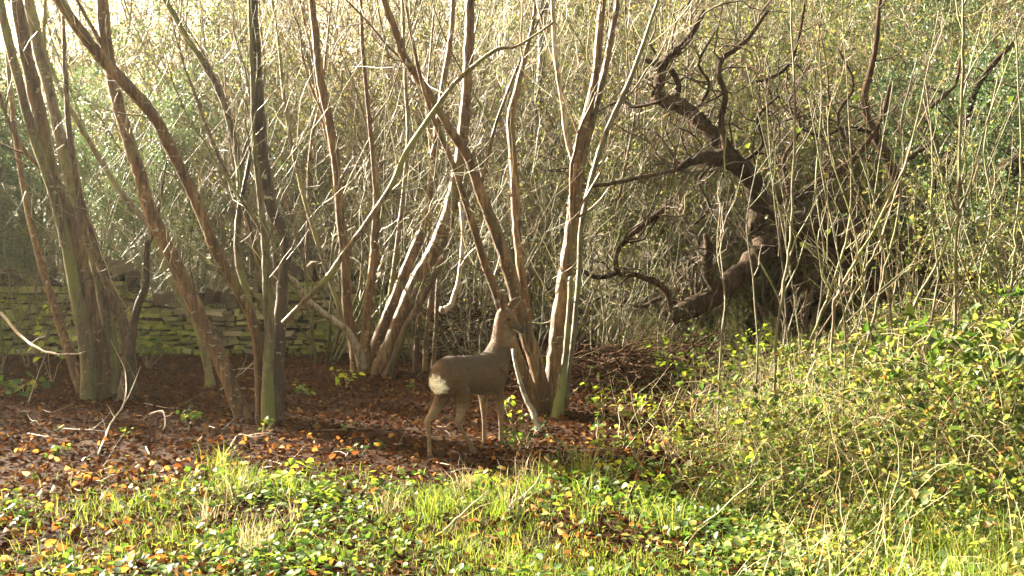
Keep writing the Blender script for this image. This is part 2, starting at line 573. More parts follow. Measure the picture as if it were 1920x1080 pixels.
def coppice(name, label, base_px, stems, mat, ntw=8, cat='tree', ext=5.2, group=None, limbs=1, tl=(0.3, 1.4)):
    bx, bd = base_px
    base = np.array([(bx - 960) / FPX * bd, bd, 0.0])
    root = thing(name, label, cat, tuple(base), 0, group)
    tw = MB()
    for s in stems:
        spec, d0, d1 = s[0], s[1], s[2]
        o = s[3] if len(s) > 3 else {}
        grow_stem(spec, d0, d1, o.get('mat', mat), root, base, o.get('name', 'stem'), o.get('ext', ext), o.get('sides', 10), o.get('wob', 0.05), tw, int(1.6 * o.get('ntw', ntw)), o.get('root', True), o.get('limbs', limbs), o.get('tmin', 0.25), tl)
    local(tw, base).build('twigs', M_twig, root)
    return root, base


# ------------------------------------------------------------------ dry-stone wall
rng = np.random.default_rng(11)
WY = 15.4
WX0, WX1 = -11.5, -0.4
wroot = thing('dry_stone_wall', 'low mossy dry-stone wall of thin flat stones behind the trees', 'wall', ((WX0 + WX1) / 2, WY, 0))
wb = (WX0 + WX1) / 2, WY, 0


def wall_top(x):
    return 1.0 + 0.07 * math.sin(x * 1.9) + 0.05 * math.sin(x * 4.3 + 1) - 0.28 * float(sstep(-5.6, -4.9, x) - sstep(-3.9, -3.4, x)) - 0.45 * float(sstep(-2.4, -0.6, x))


def stone(mb, x, y, z, lx, ly, lz, tilt=0.0):
    v = np.array([[sx, sy, sz] for sx in (-1, 1) for sy in (-1, 1) for sz in (-1, 1)], float)
    # eight corners plus a bevel-like shrink of the outer face
    v = v * np.array([lx, ly, lz]) / 2
    v += rng.normal(0, 1, (8, 3)) * np.array([lx * 0.07, ly * 0.06, lz * 0.16])
    c, s = math.cos(tilt), math.sin(tilt)
    v = np.stack([v[:, 0] * c - v[:, 2] * s, v[:, 1], v[:, 0] * s + v[:, 2] * c], 1)
    v += np.array([x, y, z])
    mb.add(v, [[0, 1, 3, 2], [4, 6, 7, 5], [0, 4, 5, 1], [2, 3, 7, 6], [0, 2, 6, 4], [1, 5, 7, 3]])


fm, cm, cr = MB(), MB(), MB()
z = -0.04
while z < 1.4:
    hz = rng.uniform(0.045, 0.10)
    for sgn in (-1, 1):
        x = WX0 + rng.uniform(0, 0.2)
        while x < WX1:
            lx = rng.choice([rng.uniform(0.08, 0.2), rng.uniform(0.15, 0.36)])
            if z + hz < wall_top(x + lx / 2):
                stone(fm, x + lx / 2, WY + sgn * (0.21 - 0.05 * z / 1.3 + rng.normal(0, 0.024)), z + hz / 2 + rng.normal(0, 0.012), lx - rng.uniform(0.008, 0.035), 0.2, hz * rng.uniform(0.62, 0.95), rng.normal(0, 0.05))
            x += lx
    z += hz
x = WX0
while x < WX1:
    lx = rng.uniform(0.06, 0.16)
    stone(cm, x + lx / 2, WY + rng.normal(0, 0.03), wall_top(x) + 0.09, lx, 0.42, rng.uniform(0.16, 0.26), rng.normal(0.15, 0.2))
    x += lx + (rng.uniform(0, 0.05) if rng.random() < 0.8 else rng.uniform(0.1, 0.4))
for x in np.arange(WX0 + 0.05, WX1 - 0.25, 0.25):
    stone(cr, x + 0.125, WY, (wall_top(x) - 0.07) / 2 - 0.05, 0.25, 0.24, wall_top(x) - 0.07, 0)
local(fm, wb).build('stone_courses', M_stone, wroot, smooth=False)
local(cm, wb).build('coping', M_cope, wroot, smooth=False)
local(cr, wb).build('core', M_core, wroot, smooth=False)

# ------------------------------------------------------------------ the coppiced trees in front
rng = np.random.default_rng(12)
PALE = {'mat': M_bark_pale}
MOSS = {'mat': M_bark_moss}
DARK = {'mat': M_bark_dark}
coppice('coppiced_tree', 'thick clump of leaning brown stems with a broad dark foot, left end of wall', (198, 10.7), [
    ([(188, 752, 84), (183, 690, 62), (172, 617, 50), (150, 500, 42), (123, 400, 40), (97, 330, 36), (70, 200, 33), (43, 67, 31), (30, -10, 28)], 10.7, 10.3),
    ([(212, 752, 60), (205, 660, 44), (200, 600, 36), (182, 500, 33), (147, 400, 30), (120, 290, 27), (95, 180, 26), (66, 67, 24), (52, -10, 22)], 10.75, 11.0, MOSS),
    ([(172, 752, 50), (160, 640, 36), (140, 540, 28), (118, 430, 25), (93, 343, 22), (55, 230, 22), (20, 93, 21), (0, 0, 18)], 10.6, 10.0, MOSS),
    ([(236, 750, 44), (243, 690, 34), (240, 640, 28), (217, 567, 24), (190, 500, 22), (172, 440, 20), (150, 370, 18), (130, 250, 14), (122, 130, 11), (118, 0, 9)], 10.5, 11.2),
    ([(240, 745, 28), (246, 640, 20), (256, 585, 18), (273, 533, 17), (275, 490, 15), (277, 450, 13)], 10.4, 10.2, {'mat': M_bark_dark, 'ext': None, 'name': 'broken_stem'}),
    ([(160, 752, 34), (110, 600, 20), (60, 430, 15), (28, 250, 12), (10, 60, 10)], 10.9, 11.5),
], M_bark, ntw=9)

coppice('leaning_tree', 'slanting pale brown trunk standing alone, its foot beside the dark twisted clump', (458, 9.1), [
    ([(460, 798, 44), (443, 750, 38), (407, 660, 36), (367, 577, 35), (323, 483, 34), (283, 400, 32), (262, 330, 31), (240, 260, 30), (213, 160, 28), (197, 67, 28), (192, -20, 26)], 9.1, 9.4),
], M_bark, ntw=12, limbs=2)

coppice('slender_tree', 'thin pale stem slanting close behind the thicker leaning trunk', (385, 11.6), [
    ([(392, 700, 20), (367, 607, 17), (333, 550, 16), (300, 483, 15), (273, 417, 15), (233, 370, 14), (190, 303, 14), (150, 237, 13), (117, 177, 12), (83, 93, 11), (60, 0, 9)], 11.6, 12.0),
], M_bark_moss, ntw=10, limbs=2)

coppice('coppiced_tree', 'dark twisted clump of upright stems with a split yellow-lit pole at its middle', (503, 8.95), [
    ([(492, 800, 36), (490, 760, 28), (483, 650, 24), (467, 587, 24), (440, 533, 24), (407, 473, 25), (377, 400, 25), (360, 360, 26), (320, 277, 27), (277, 203, 28), (200, 120, 28), (157, 67, 27), (110, 0, 25)], 8.9, 8.2),
    ([(512, 805, 52), (518, 740, 40), (522, 680, 32), (525, 600, 29), (531, 520, 26), (536, 470, 26), (530, 430, 26), (518, 410, 27), (505, 370, 28), (497, 327, 28), (487, 227, 28), (481, 127, 25), (478, 67, 22), (476, -10, 20)], 8.95, 9.1, DARK),
    ([(503, 800, 38), (503, 700, 28), (505, 620, 24), (502, 560, 24), (500, 500, 22), (494, 430, 17), (485, 350, 13), (476, 270, 11), (473, 160, 9), (470, 67, 8), (468, -10, 7)], 8.8, 8.7, MOSS),
    ([(500, 800, 30), (490, 667, 19), (467, 567, 17), (446, 483, 16), (446, 420, 15), (450, 380, 15), (447, 313, 14), (433, 237, 16), (410, 170, 16), (377, 110, 15), (347, 67, 15), (310, 0, 13)], 8.9, 9.3, MOSS),
    ([(450, 385, 10), (464, 320, 10), (474, 260, 9), (477, 190, 8), (474, 120, 7), (476, 40, 6)], 8.95, 9.1, {'mat': M_bark_dark, 'root': False, 'name': 'branch', 'limbs': 0}),
    ([(531, 606, 14), (575, 560, 13), (617, 516, 14), (645, 475, 13), (690, 415, 13), (735, 345, 13), (762, 285, 13), (800, 228, 12), (845, 165, 11), (890, 122, 10), (933, 92, 9), (965, 88, 7), (1000, 68, 6), (1040, 40, 5)], 8.85, 8.6, {'mat': M_bark_moss, 'root': False, 'name': 'crossing_branch', 'ext': None, 'limbs': 0, 'ntw': 5}),
], M_bark, ntw=8)

coppice('coppiced_tree', 'wide fan of straight cut stems springing from one stool before the wall', (690, 12.6), [
    ([(672, 706, 40), (667, 660, 28), (653, 593, 23), (647, 493, 23), (637, 393, 22), (630, 310, 22), (617, 227, 21), (600, 143, 20), (592, 67, 18), (585, 0, 16)], 12.6, 12.2),
    ([(686, 706, 38), (686, 640, 24), (689, 580, 22), (700, 493, 21), (704, 430, 20), (706, 380, 17), (700, 300, 12), (690, 200, 10), (680, 90, 9), (676, 0, 8)], 12.5, 12.0),
    ([(694, 708, 36), (704, 650, 28), (733, 577, 26), (767, 493, 25), (800, 410, 24), (809, 345, 20), (817, 260, 17), (828, 180, 14), (845, 67, 12), (850, 0, 11)], 12.7, 13.3),
    ([(706, 710, 42), (733, 643, 38), (777, 537, 37), (820, 460, 36), (848, 377, 33), (862, 300, 27), (870, 230, 26), (876, 150, 25), (880, 67, 24), (882, 0, 22)], 12.4, 12.3),
    ([(722, 712, 24), (740, 670, 18), (757, 620, 16), (785, 572, 15), (810, 527, 14), (850, 450, 11), (895, 370, 9), (925, 250, 8)], 12.3, 12.2),
    ([(680, 690, 26), (668, 650, 20), (647, 617, 17), (610, 590, 16), (573, 558, 15), (556, 530, 12), (540, 518, 9)], 12.3, 11.6, {'mat': M_bark_pale, 'root': False, 'name': 'low_branch', 'ext': None, 'limbs': 0, 'ntw': 4}),
    ([(668, 700, 22), (650, 620, 12), (600, 470, 11), (560, 330, 10), (535, 200, 9), (520, 60, 7)], 12.8, 13.2, MOSS),
    ([(700, 700, 22), (730, 560, 12), (752, 400, 11), (765, 260, 10), (760, 150, 9), (755, 0, 8)], 12.9, 13.4, MOSS),
], M_bark, ntw=8)

coppice('slim_coppice', 'cluster of thin upright brown poles between the fan of stems and deer', (790, 12.9), [
    ([(778, 700, 14), (782, 620, 12), (796, 520, 11), (806, 420, 9), (812, 330, 8), (800, 200, 6)], 12.9, 13.4),
    ([(796, 700, 14), (802, 610, 13), (815, 520, 12), (835, 430, 10), (850, 330, 8), (868, 200, 6)], 12.8, 13.4),
    ([(812, 700, 12), (818, 600, 11), (822, 520, 9), (838, 400, 7)], 12.7, 12.8),
], M_bark, ntw=5, limbs=0, ext=4)

coppice('coppiced_tree', 'tall many-stemmed clump directly behind the deer with a pale lit edge', (1030, 9.55), [
    ([(1018, 782, 50), (1010, 700, 38), (985, 620, 36), (960, 527, 34), (933, 443, 30), (900, 360, 26), (877, 293, 23), (840, 237, 21), (800, 170, 20), (760, 110, 19), (745, 67, 18), (720, 0, 16)], 9.5, 9.0),
    ([(1008, 780, 40), (975, 680, 26), (948, 600, 24), (930, 550, 23), (905, 480, 21), (883, 410, 18), (850, 310, 14), (812, 220, 12), (790, 150, 10), (770, 60, 8)], 9.45, 8.8),
    ([(1038, 784, 58), (1036, 710, 40), (1044, 627, 36), (1058, 527, 35), (1070, 443, 33), (1079, 360, 31), (1085, 280, 27), (1098, 227, 21), (1116, 143, 19), (1123, 67, 18), (1130, -10, 16)], 9.55, 9.7),
    ([(1077, 300, 18), (1064, 262, 14), (1056, 200, 13), (1047, 143, 12), (1040, 90, 11), (1036, 0, 10)], 9.6, 9.4, {'root': False, 'name': 'forked_stem', 'ext': 5.0, 'mat': M_bark_pale}),
    ([(1086, 330, 20), (1104, 250, 17), (1122, 180, 17), (1135, 127, 16), (1146, 67, 15), (1158, 0, 13)], 9.6, 9.9, {'root': False, 'name': 'forked_stem', 'ext': 5.0}),
    ([(1020, 780, 30), (1000, 680, 22), (985, 560, 19), (972, 470, 21), (967, 393, 22), (962, 300, 21), (957, 220, 19), (967, 177, 16), (988, 90, 11), (998, 50, 9), (1004, 0, 8)], 9.75, 10.2),
    ([(1058, 770, 20), (1066, 700, 14), (1076, 620, 13), (1085, 520, 13), (1090, 420, 13), (1107, 343, 14), (1123, 287, 14), (1143, 233, 13), (1180, 153, 12), (1207, 80, 10), (1230, 10, 8)], 9.65, 10.2, MOSS),
    ([(1046, 775, 30), (1058, 690, 16), (1066, 600, 14), (1070, 520, 12)], 9.3, 9.4, {'ext': None, 'name': 'broken_stem', 'limbs': 0, 'ntw': 2, 'mat': M_bark_moss}),
    ([(1012, 818, 20), (1006, 795, 17), (998, 770, 15), (984, 743, 12), (968, 690, 10), (962, 655, 8)], 8.6, 8.9, {'ext': None, 'name': 'dead_stem', 'limbs': 0, 'ntw': 1, 'mat': M_bark_pale}),
], M_bark, ntw=8)

# a dead pale branch caught in the stems above the deer's back
b = MB()
p, r = stem_path([(862, 380, 8), (868, 430, 9), (863, 503, 11), (850, 560, 13), (838, 578, 16), (826, 582, 18)], 9.9, 9.6)
p, r = smooth_path(p, r, 4, 0.15)
b.tube(p, r, 8, True, 0.06)
sprig(b, p[8], np.array([0.4, 0.1, 0.6]), 0.5, 0.008, 1, 4)
o = b.build('hanging_branch', M_bark_pale)
tag(o, 'hooked pale dead branch hanging down behind the back of the deer', 'branch')

# dark trunk of a tree seen between the stems
coppice('ivied_tree', 'crooked grey-green trunk in sunlight behind the stems, beyond the wall', (985, 18.5), [
    ([(1012, 640, 36), (1020, 520, 30), (1000, 420, 28), (985, 345, 28), (995, 290, 26), (1008, 250, 24), (1010, 190, 22), (1016, 100, 20), (1014, 0, 18)], 18.5, 18.8),
], M_bark_grey, ntw=12, limbs=4, tl=(0.6, 2.0), ext=6.5)

# ------------------------------------------------------------------ the dark gnarled tree
rng = np.random.default_rng(13)
GD = 12.7
gx = (1850 - 960) / FPX * GD
groot, gbase = thing('gnarled_tree', 'old dark tree with a trunk arching low and crooked black limbs', 'tree', (gx, GD, 0)), np.array([gx, GD, 0])
gtw = MB()


def limb(spec, d0, d1, name='limb', root=False, ntw=10, tl=(0.4, 1.4), mat=None):
    pts, rad = stem_path(spec, d0, d1, None)
    if root:
        pts = np.vstack([[pts[0, 0], pts[0, 1], -0.2], pts])
        rad = np.append(rad[0] * 1.2, rad)
    pts, rad = smooth_path(pts, rad, 6, 0.09)
    rad = rad * 1.2 * (1 + rng.normal(0, 0.03, len(rad)))
    mb = MB()
    mb.tube(pts, rad, 10, True, 0.08)
    local(mb, gbase).build(name, mat or M_bark_black, groot)
    for _ in range(ntw):
        k = int(rng.integers(2, len(pts) - 1))
        dd = unit(pts[k] - pts[k - 1])
        side = unit(np.cross(dd, rng.normal(0, 1, 3)))
        sprig(gtw, pts[k], dd * 0.5 + side, rng.uniform(*tl), min(0.012, rad[k] * 0.5), 2, 4, 0.15, 0.42, 3)


limb([(1880, 690, 90), (1850, 600, 84), (1790, 520, 78), (1700, 470, 76), (1600, 450, 72), (1510, 432, 66), (1440, 425, 62), (1418, 412, 58)], GD + 0.2, GD - 0.2, 'trunk', True, 14)
limb([(1455, 430, 56), (1430, 470, 52), (1390, 512, 46), (1345, 548, 42), (1300, 575, 40), (1262, 592, 34)], GD - 0.2, GD - 0.8, 'limb', ntw=12)
limb([(1350, 545, 30), (1325, 505, 24), (1330, 470, 18), (1322, 440, 10)], GD - 0.7, GD - 0.8, 'broken_limb', ntw=4)
limb([(1425, 430, 48), (1422, 390, 40), (1412, 345, 38), (1385, 312, 38), (1345, 296, 32), (1300, 300, 20), (1270, 318, 10)], GD - 0.2, GD - 0.5, 'limb', ntw=14)
limb([(1385, 310, 34), (1350, 268, 32), (1322, 238, 30), (1285, 205, 30), (1240, 185, 28), (1226, 172, 22)], GD - 0.3, GD, 'limb', ntw=12)
limb([(1228, 180, 22), (1238, 150, 20), (1243, 122, 18), (1262, 100, 15), (1292, 70, 13), (1320, 20, 10)], GD, GD + 0.2, 'limb', ntw=8)
limb([(1246, 125, 14), (1226, 118, 12), (1205, 112, 7)], GD, GD, 'broken_limb', ntw=3)
limb([(1262, 195, 14), (1272, 160, 12), (1258, 130, 11)], GD, GD, 'limb', ntw=3)
limb([(1362, 285, 14), (1352, 225, 12), (1360, 180, 11), (1348, 140, 11), (1354, 110, 11), (1375, 95, 10), (1402, 72, 9), (1440, 20, 7)], GD - 0.4, GD - 0.2, 'limb', ntw=9)
limb([(1400, 155, 6), (1440, 148, 7), (1480, 120, 7), (1500, 60, 6), (1510, 0, 5)], GD + 0.4, GD + 0.4, 'limb', ntw=6)
limb([(1440, 375, 18), (1480, 374, 20), (1502, 366, 20), (1530, 345, 16), (1578, 316, 14), (1612, 285, 11), (1650, 230, 9), (1670, 160, 7)], GD - 0.4, GD - 0.4, 'limb', ntw=10)
limb([(1520, 455, 36), (1560, 492, 34), (1590, 512, 30), (1625, 530, 24), (1670, 560, 16)], GD - 0.5, GD - 0.7, 'limb', ntw=8)
limb([(1590, 440, 46), (1640, 452, 46), (1690, 478, 42), (1740, 495, 34), (1790, 480, 20)], GD - 0.8, GD - 0.9, 'limb', ntw=8)
limb([(1905, 470, 46), (1870, 400, 40), (1880, 330, 36), (1905, 305, 34), (1950, 290, 30)], GD - 0.3, GD + 0.4, 'limb', ntw=8)
limb([(1640, 440, 24), (1680, 360, 20), (1662, 300, 18), (1640, 250, 18), (1620, 190, 14), (1640, 100, 10), (1650, 0, 8)], GD + 0.3, GD + 0.6, 'limb', ntw=10)
limb([(1700, 450, 20), (1760, 330, 16), (1800, 250, 14), (1840, 150, 12), (1900, 80, 9)], GD + 0.5, GD + 1.2, 'limb', ntw=10)
limb([(1790, 500, 40), (1840, 470, 40), (1880, 478, 36), (1930, 500, 30)], GD - 0.6, GD - 0.4, 'limb', ntw=8)
limb([(1265, 320, 9), (1190, 335, 8), (1140, 345, 8), (1090, 350, 7)], GD - 0.6, GD - 2.0, 'limb', ntw=4)
limb([(1262, 590, 10), (1245, 540, 12), (1190, 515, 12), (1160, 512, 12), (1158, 470, 11), (1195, 430, 12), (1225, 408, 14), (1252, 385, 10)], GD - 0.8, GD - 1.2, 'limb', ntw=8)
limb([(1160, 512, 10), (1120, 520, 9), (1085, 505, 8)], GD - 1.0, GD - 1.3, 'limb', ntw=4)
for sp in ([(1700, 300, 9), (1750, 260, 9), (1740, 210, 8), (1790, 160, 7), (1800, 110, 5)], [(1480, 370, 8), (1470, 300, 8), (1500, 240, 7), (1480, 190, 6), (1520, 120, 4)],
           [(1600, 290, 7), (1570, 220, 7), (1600, 160, 6), (1570, 90, 5)], [(1300, 215, 8), (1330, 160, 7), (1310, 120, 6), (1340, 60, 4)],
           [(1240, 190, 8), (1190, 200, 7), (1160, 190, 6), (1110, 215, 4)], [(1385, 310, 9), (1430, 270, 8), (1420, 220, 7), (1460, 180, 5)],
           [(1350, 300, 8), (1310, 340, 7), (1330, 390, 6), (1290, 430, 4)], [(1640, 250, 8), (1590, 240, 7), (1540, 255, 6), (1500, 240, 4)],
           [(1290, 580, 8), (1240, 560, 8), (1200, 575, 7), (1140, 555, 6), (1100, 570, 4)], [(1300, 560, 8), (1290, 500, 7), (1310, 460, 6), (1280, 410, 4)]):
    limb(sp, GD + rng.uniform(-0.8, 0.6), GD + rng.uniform(-0.8, 0.8), 'branch', ntw=6)
local(gtw, gbase).build('twigs', M_twig_black, groot)


# ------------------------------------------------------------------ trees and shrubs behind, a few kinds, copied
rng = np.random.default_rng(14)
def rand_dirs(n, zmin=-1.0):
    v = rng.normal(0, 1, (n, 3))
    v = unit(v)
    v[:, 2] = np.maximum(v[:, 2], zmin)
    return v


def make_shrub(name, label, cat, group, H, nst, ntw, nleaf, leafmat, twigmat, stemmat, spread=0.35, leaf=(0.03, 0.06), sub=2, drop=0.0, r0=0.03, kink=0.13):
    root = thing(name, label, cat, (0, 0, -50), 0, group)
    tw, lf = MB(), MB()
    ends = []
    for s in range(nst):
        a = rng.uniform(0, 2 * math.pi)
        d = unit(np.array([math.cos(a) * spread * rng.uniform(0.2, 1.3), math.sin(a) * spread * rng.uniform(0.2, 1.3), 1.0]))
        p = np.array([math.cos(a) * 0.12, math.sin(a) * 0.12, -0.1])
        h = H * rng.uniform(0.7, 1.1)
        n = 12
        pts = [p]
        for k in range(n):
            d = unit(d + rng.normal(0, kink, 3) + np.array([0, 0, 0.03]) - np.array([0, 0, drop]) * (k / n))
            pts.append(pts[-1] + d * h / n)
        pts = np.array(pts)
        rad = np.linspace(r0 * rng.uniform(0.6, 1.2), 0.005, n + 1)
        pts2, rad2 = smooth_path(pts, rad, 2, 0.2)
        mb = MB()
        mb.tube(pts2, rad2, 6, True, 0.05)
        mb.build('stem', stemmat, root)
        for _ in range(ntw):
            k = int(rng.uniform(0.12, 1.0) * (len(pts2) - 2)) + 1
            dd = unit(pts2[k] - pts2[k - 1])
            side = unit(np.cross(dd, rng.normal(0, 1, 3)))
            sprig(tw, pts2[k], dd * 0.6 + side * rng.uniform(0.5, 1.2), rng.uniform(0.35, 1.2) * (H / 4) ** 0.5, rng.uniform(0.003, 0.008), 1, 3, 0.12, 0.3, sub, ends)
    tw.build('twigs', twigmat, root)
    if nleaf:
        E = np.vstack(ends)
        k = rng.integers(0, len(E), nleaf)
        P = E[k] + rng.normal(0, 0.045, (nleaf, 3))
        L = rng.uniform(leaf[0], leaf[1], nleaf)
        A = rand_dirs(nleaf)
        A[:, 2] -= 0.4
        lf.kites(P, A, rand_dirs(nleaf), L, L * rng.uniform(0.5, 0.8, nleaf))
        lf.build('foliage', leafmat, root)
    return root


bare = [make_shrub('bare_shrub', 'bare twiggy shrub of pale upright shoots on the bank beyond the wall', 'shrub', 'bare shrubs beyond the wall',
                   H, 6, 20, 900, M_olive, m, M_shoot, sp, (0.03, 0.055), 3, 0.0, 0.028) for H, m, sp in ((4.6, M_twig, 0.45), (5.4, M_twig_pink, 0.5), (3.8, M_twig, 0.7), (5.8, M_twig, 0.4))]
leafy = [make_shrub('leafy_shrub', 'tangled shrub with small olive leaves and pale twigs in the hedge', 'shrub', 'olive leaved shrubs of the hedge',
                    H, 7, 22, 4200, M_olive, M_twig, M_shoot, sp, (0.03, 0.06), 3, dr, 0.025) for H, sp, dr in ((3.4, 0.5, 0.06), (2.6, 0.7, 0.12), (4.6, 0.4, 0.03))]
ever = [make_shrub('evergreen_tree', 'bushy green tree standing on the bank beyond the wall', 'tree', 'green trees on the bank',
                   H, 6, 26, 12000, M_ever, M_twig, M_bark_grey, 0.3, (0.05, 0.10), 3, 0.0, 0.06) for H in (6.5, 8.0)]


def place(proto, used, x, y, s, rz=None, dz=0.0):
    o = proto
    if proto.name in used:
        o = copy_tree(proto)
    used.add(proto.name)
    o.location = (x, y, float(ground_z(x, y)) + dz)
    o.rotation_euler = (rng.normal(0, 0.05), rng.normal(0, 0.05), rng.uniform(0, 6.28) if rz is None else rz)
    o.scale = (s, s, s * rng.uniform(0.9, 1.1))
    return o


poles = [make_shrub('hazel_shrub', 'sheaf of straight pale shoots rising behind the coppiced trees', 'shrub', 'sheaves of pale shoots behind the coppiced trees',
                    H, 9, 4, 0, M_olive, M_twig, M_shoot, sp, (0.03, 0.05), 2, 0.0, 0.017) for H, sp in ((4.5, 0.28), (5.0, 0.4), (3.6, 0.5))]
used = set()
for k in range(24):
    px = rng.uniform(30, 1250)
    y = rng.uniform(16.3, 19.5) if px < 860 else rng.uniform(13.8, 19)
    if k < 4:
        px, y = rng.uniform(560, 780), rng.uniform(13.4, 14.8)
    place(poles[int(rng.integers(0, 3))], used, (px - 960) / FPX * y, y, rng.uniform(0.75, 1.2))
# bare shrubs: rows on the bank, larger with distance; none near the wall on the side the sun comes from
for k in range(120):
    px = rng.uniform(170, 1980)
    y = (20.5 if px < 950 else 16.5) + 24 * (rng.random() ** 1.6)
    if px > 1250 and y < 18:
        y += 3
    s = rng.uniform(0.8, 1.2) * (1 + 0.045 * max(0, y - 18))
    place(bare[int(rng.integers(0, 4)) if px > 750 or k % 2 else 1], used, (px - 960) / FPX * y, y, s)
young = make_shrub('young_tree', 'slim young tree with brown forking stems among the pale shoots', 'tree', 'slim young trees beyond the wall', 6.0, 4, 16, 300, M_olive, M_twig_pink, M_bark, 0.42, (0.03, 0.05), 3, 0.0, 0.045, 0.09)
for k in range(16):
    px = rng.uniform(420, 1900)
    y = rng.uniform(16.6, 22) if px < 1000 else rng.uniform(15.5, 20)
    place(young, used, (px - 960) / FPX * y, y, rng.uniform(0.8, 1.3))
for k in range(26):
    px = rng.uniform(-40, 1000)
    y = rng.uniform(16.6, 20)
    place(bare[int(rng.integers(0, 4))], used, (px - 960) / FPX * y, y, rng.uniform(0.3, 0.5))
# olive leaved hedge, mostly to the right
for k in range(74):
    y = 15.8 + 12 * rng.random() ** 1.2
    px = rng.uniform(1080, 2000) if k < 56 else rng.uniform(300, 1150)
    if px < 1080:
        y = max(y, 17.2) + 4
    place(leafy[int(rng.integers(0, 3))], used, (px - 960) / FPX * y, y, rng.uniform(0.75, 1.25) * (1 + 0.03 * max(0, y - 16)))
# low bare shrubs round the feet of the coppiced trees, in front of the wall
for px, y, s in ((-10, 12.6, 0.5), (60, 13.6, 0.45), (255, 13.2, 0.42), (900, 12.2, 0.42), (1010, 12.8, 0.5), (1120, 13.8, 0.5), (1180, 14.6, 0.6)):
    place(bare[int(rng.integers(0, 4))], used, (px - 960) / FPX * y, y, s)
# scrub in front of and under the gnarled tree
for px, y, s in ((1150, 12.3, 0.4), (1240, 12.0, 0.35), (1850, 11.0, 0.4), (1930, 10.6, 0.6)):
    place(bare[int(rng.integers(0, 4))], used, (px - 960) / FPX * y, y, s)
for px, y, s in ((1400, 13.2, 0.22), (1470, 12.7, 0.2), (1560, 12.9, 0.24), (1640, 12.4, 0.24), (1720, 12.6, 0.25), (1800, 12.0, 0.3), (1350, 13.7, 0.25), (1240, 14.2, 0.3), (1880, 11.8, 0.35)):
    place(leafy[int(rng.integers(0, 3))], used, (px - 960) / FPX * y, y, s)
for px, y, s in ((1620, 10.8, 0.22), (1700, 10.2, 0.25), (1790, 10.0, 0.35), (1870, 9.6, 0.5), (1950, 9.2, 0.75), (1990, 8.4, 0.6)):
    place(leafy[int(rng.integers(0, 3))], used, (px - 960) / FPX * y, y, s)
# green trees seen through the stems
for px, y, s in ((300, 29, 1.0), (120, 32, 0.8), (1840, 21, 0.8), (1720, 26, 1.0), (1950, 19, 0.7), (1000, 40, 1.1), (1500, 44, 1.4), (1300, 46, 1.5), (1750, 44, 1.5), (1120, 50, 1.4), (700, 46, 1.2), (900, 52, 1.4), (480, 50, 1.2), (310, 19.0, 0.5), (180, 20, 0.5), (1840, 16.6, 0.65), (1950, 14.4, 0.6), (1730, 18, 0.65), (560, 20, 0.4), (240, 21.5, 0.62), (400, 22, 0.6), (120, 22, 0.6), (1965, 10.4, 0.42), (1940, 14.0, 0.6)):
    place(ever[int(rng.integers(0, 2))], used, (px - 960) / FPX * y, y, s)
# evergreens added mostly out of view on the left, heights shaped to shade the clearing
for x, h in ((-7.2, 3.6), (-8.0, 4.4), (-8.9, 5.6), (-9.8, 6.0), (-10.8, 6.2), (-11.8, 6.3), (-12.8, 6.5), (-13.8, 6.6), (-15.0, 6.6), (-16.2, 6.6)):
    for dy in (0.0, 1.2):
        j = int(rng.integers(0, 2))
        place(ever[j], used, x - dy * 1.1 + rng.normal(0, 0.2), 16.9 + dy, 0.99 * (h + 0.45 * dy) / (6.5, 8.0)[j])
for fam in (poles, bare, leafy, ever):
    for p in fam:
        if p.name not in used:
            place(p, used, -15, 22, 1)

# ------------------------------------------------------------------ whips standing in the undergrowth on the right
rng = np.random.default_rng(15)
WG = 'thin bare whips in the undergrowth'


def whip(spec, d, label, group=None, mat=M_bark_moss, ntw=4, ext=None):
    pts, rad = stem_path(spec, d, d + rng.uniform(-0.3, 0.3), ext)
    pts = np.vstack([[pts[0, 0] - 0.02, pts[0, 1], -0.05], pts])
    rad = np.append(rad[0], rad)
    base = pts[0].copy()
    base[2] = 0
    pts, rad = smooth_path(pts, rad, 4, 0.3)
    mb = MB()
    mb.tube(pts, rad * 0.8, 6, True, 0.04)
    for _ in range(ntw):
        k = int(rng.integers(len(pts) // 4, len(pts) - 1))
        dd = unit(pts[k] - pts[k - 1])
        side = unit(np.cross(dd, rng.normal(0, 1, 3)))
        sprig(mb, pts[k], dd + side * 0.6, rng.uniform(0.2, 0.8), max(0.0022, rad[k] * 0.6), 1, 4, 0.2, 0.18, 3)
    o = local(mb, base).build('sapling', mat)
    o.location = base
    tag(o, label, 'sapling', group)


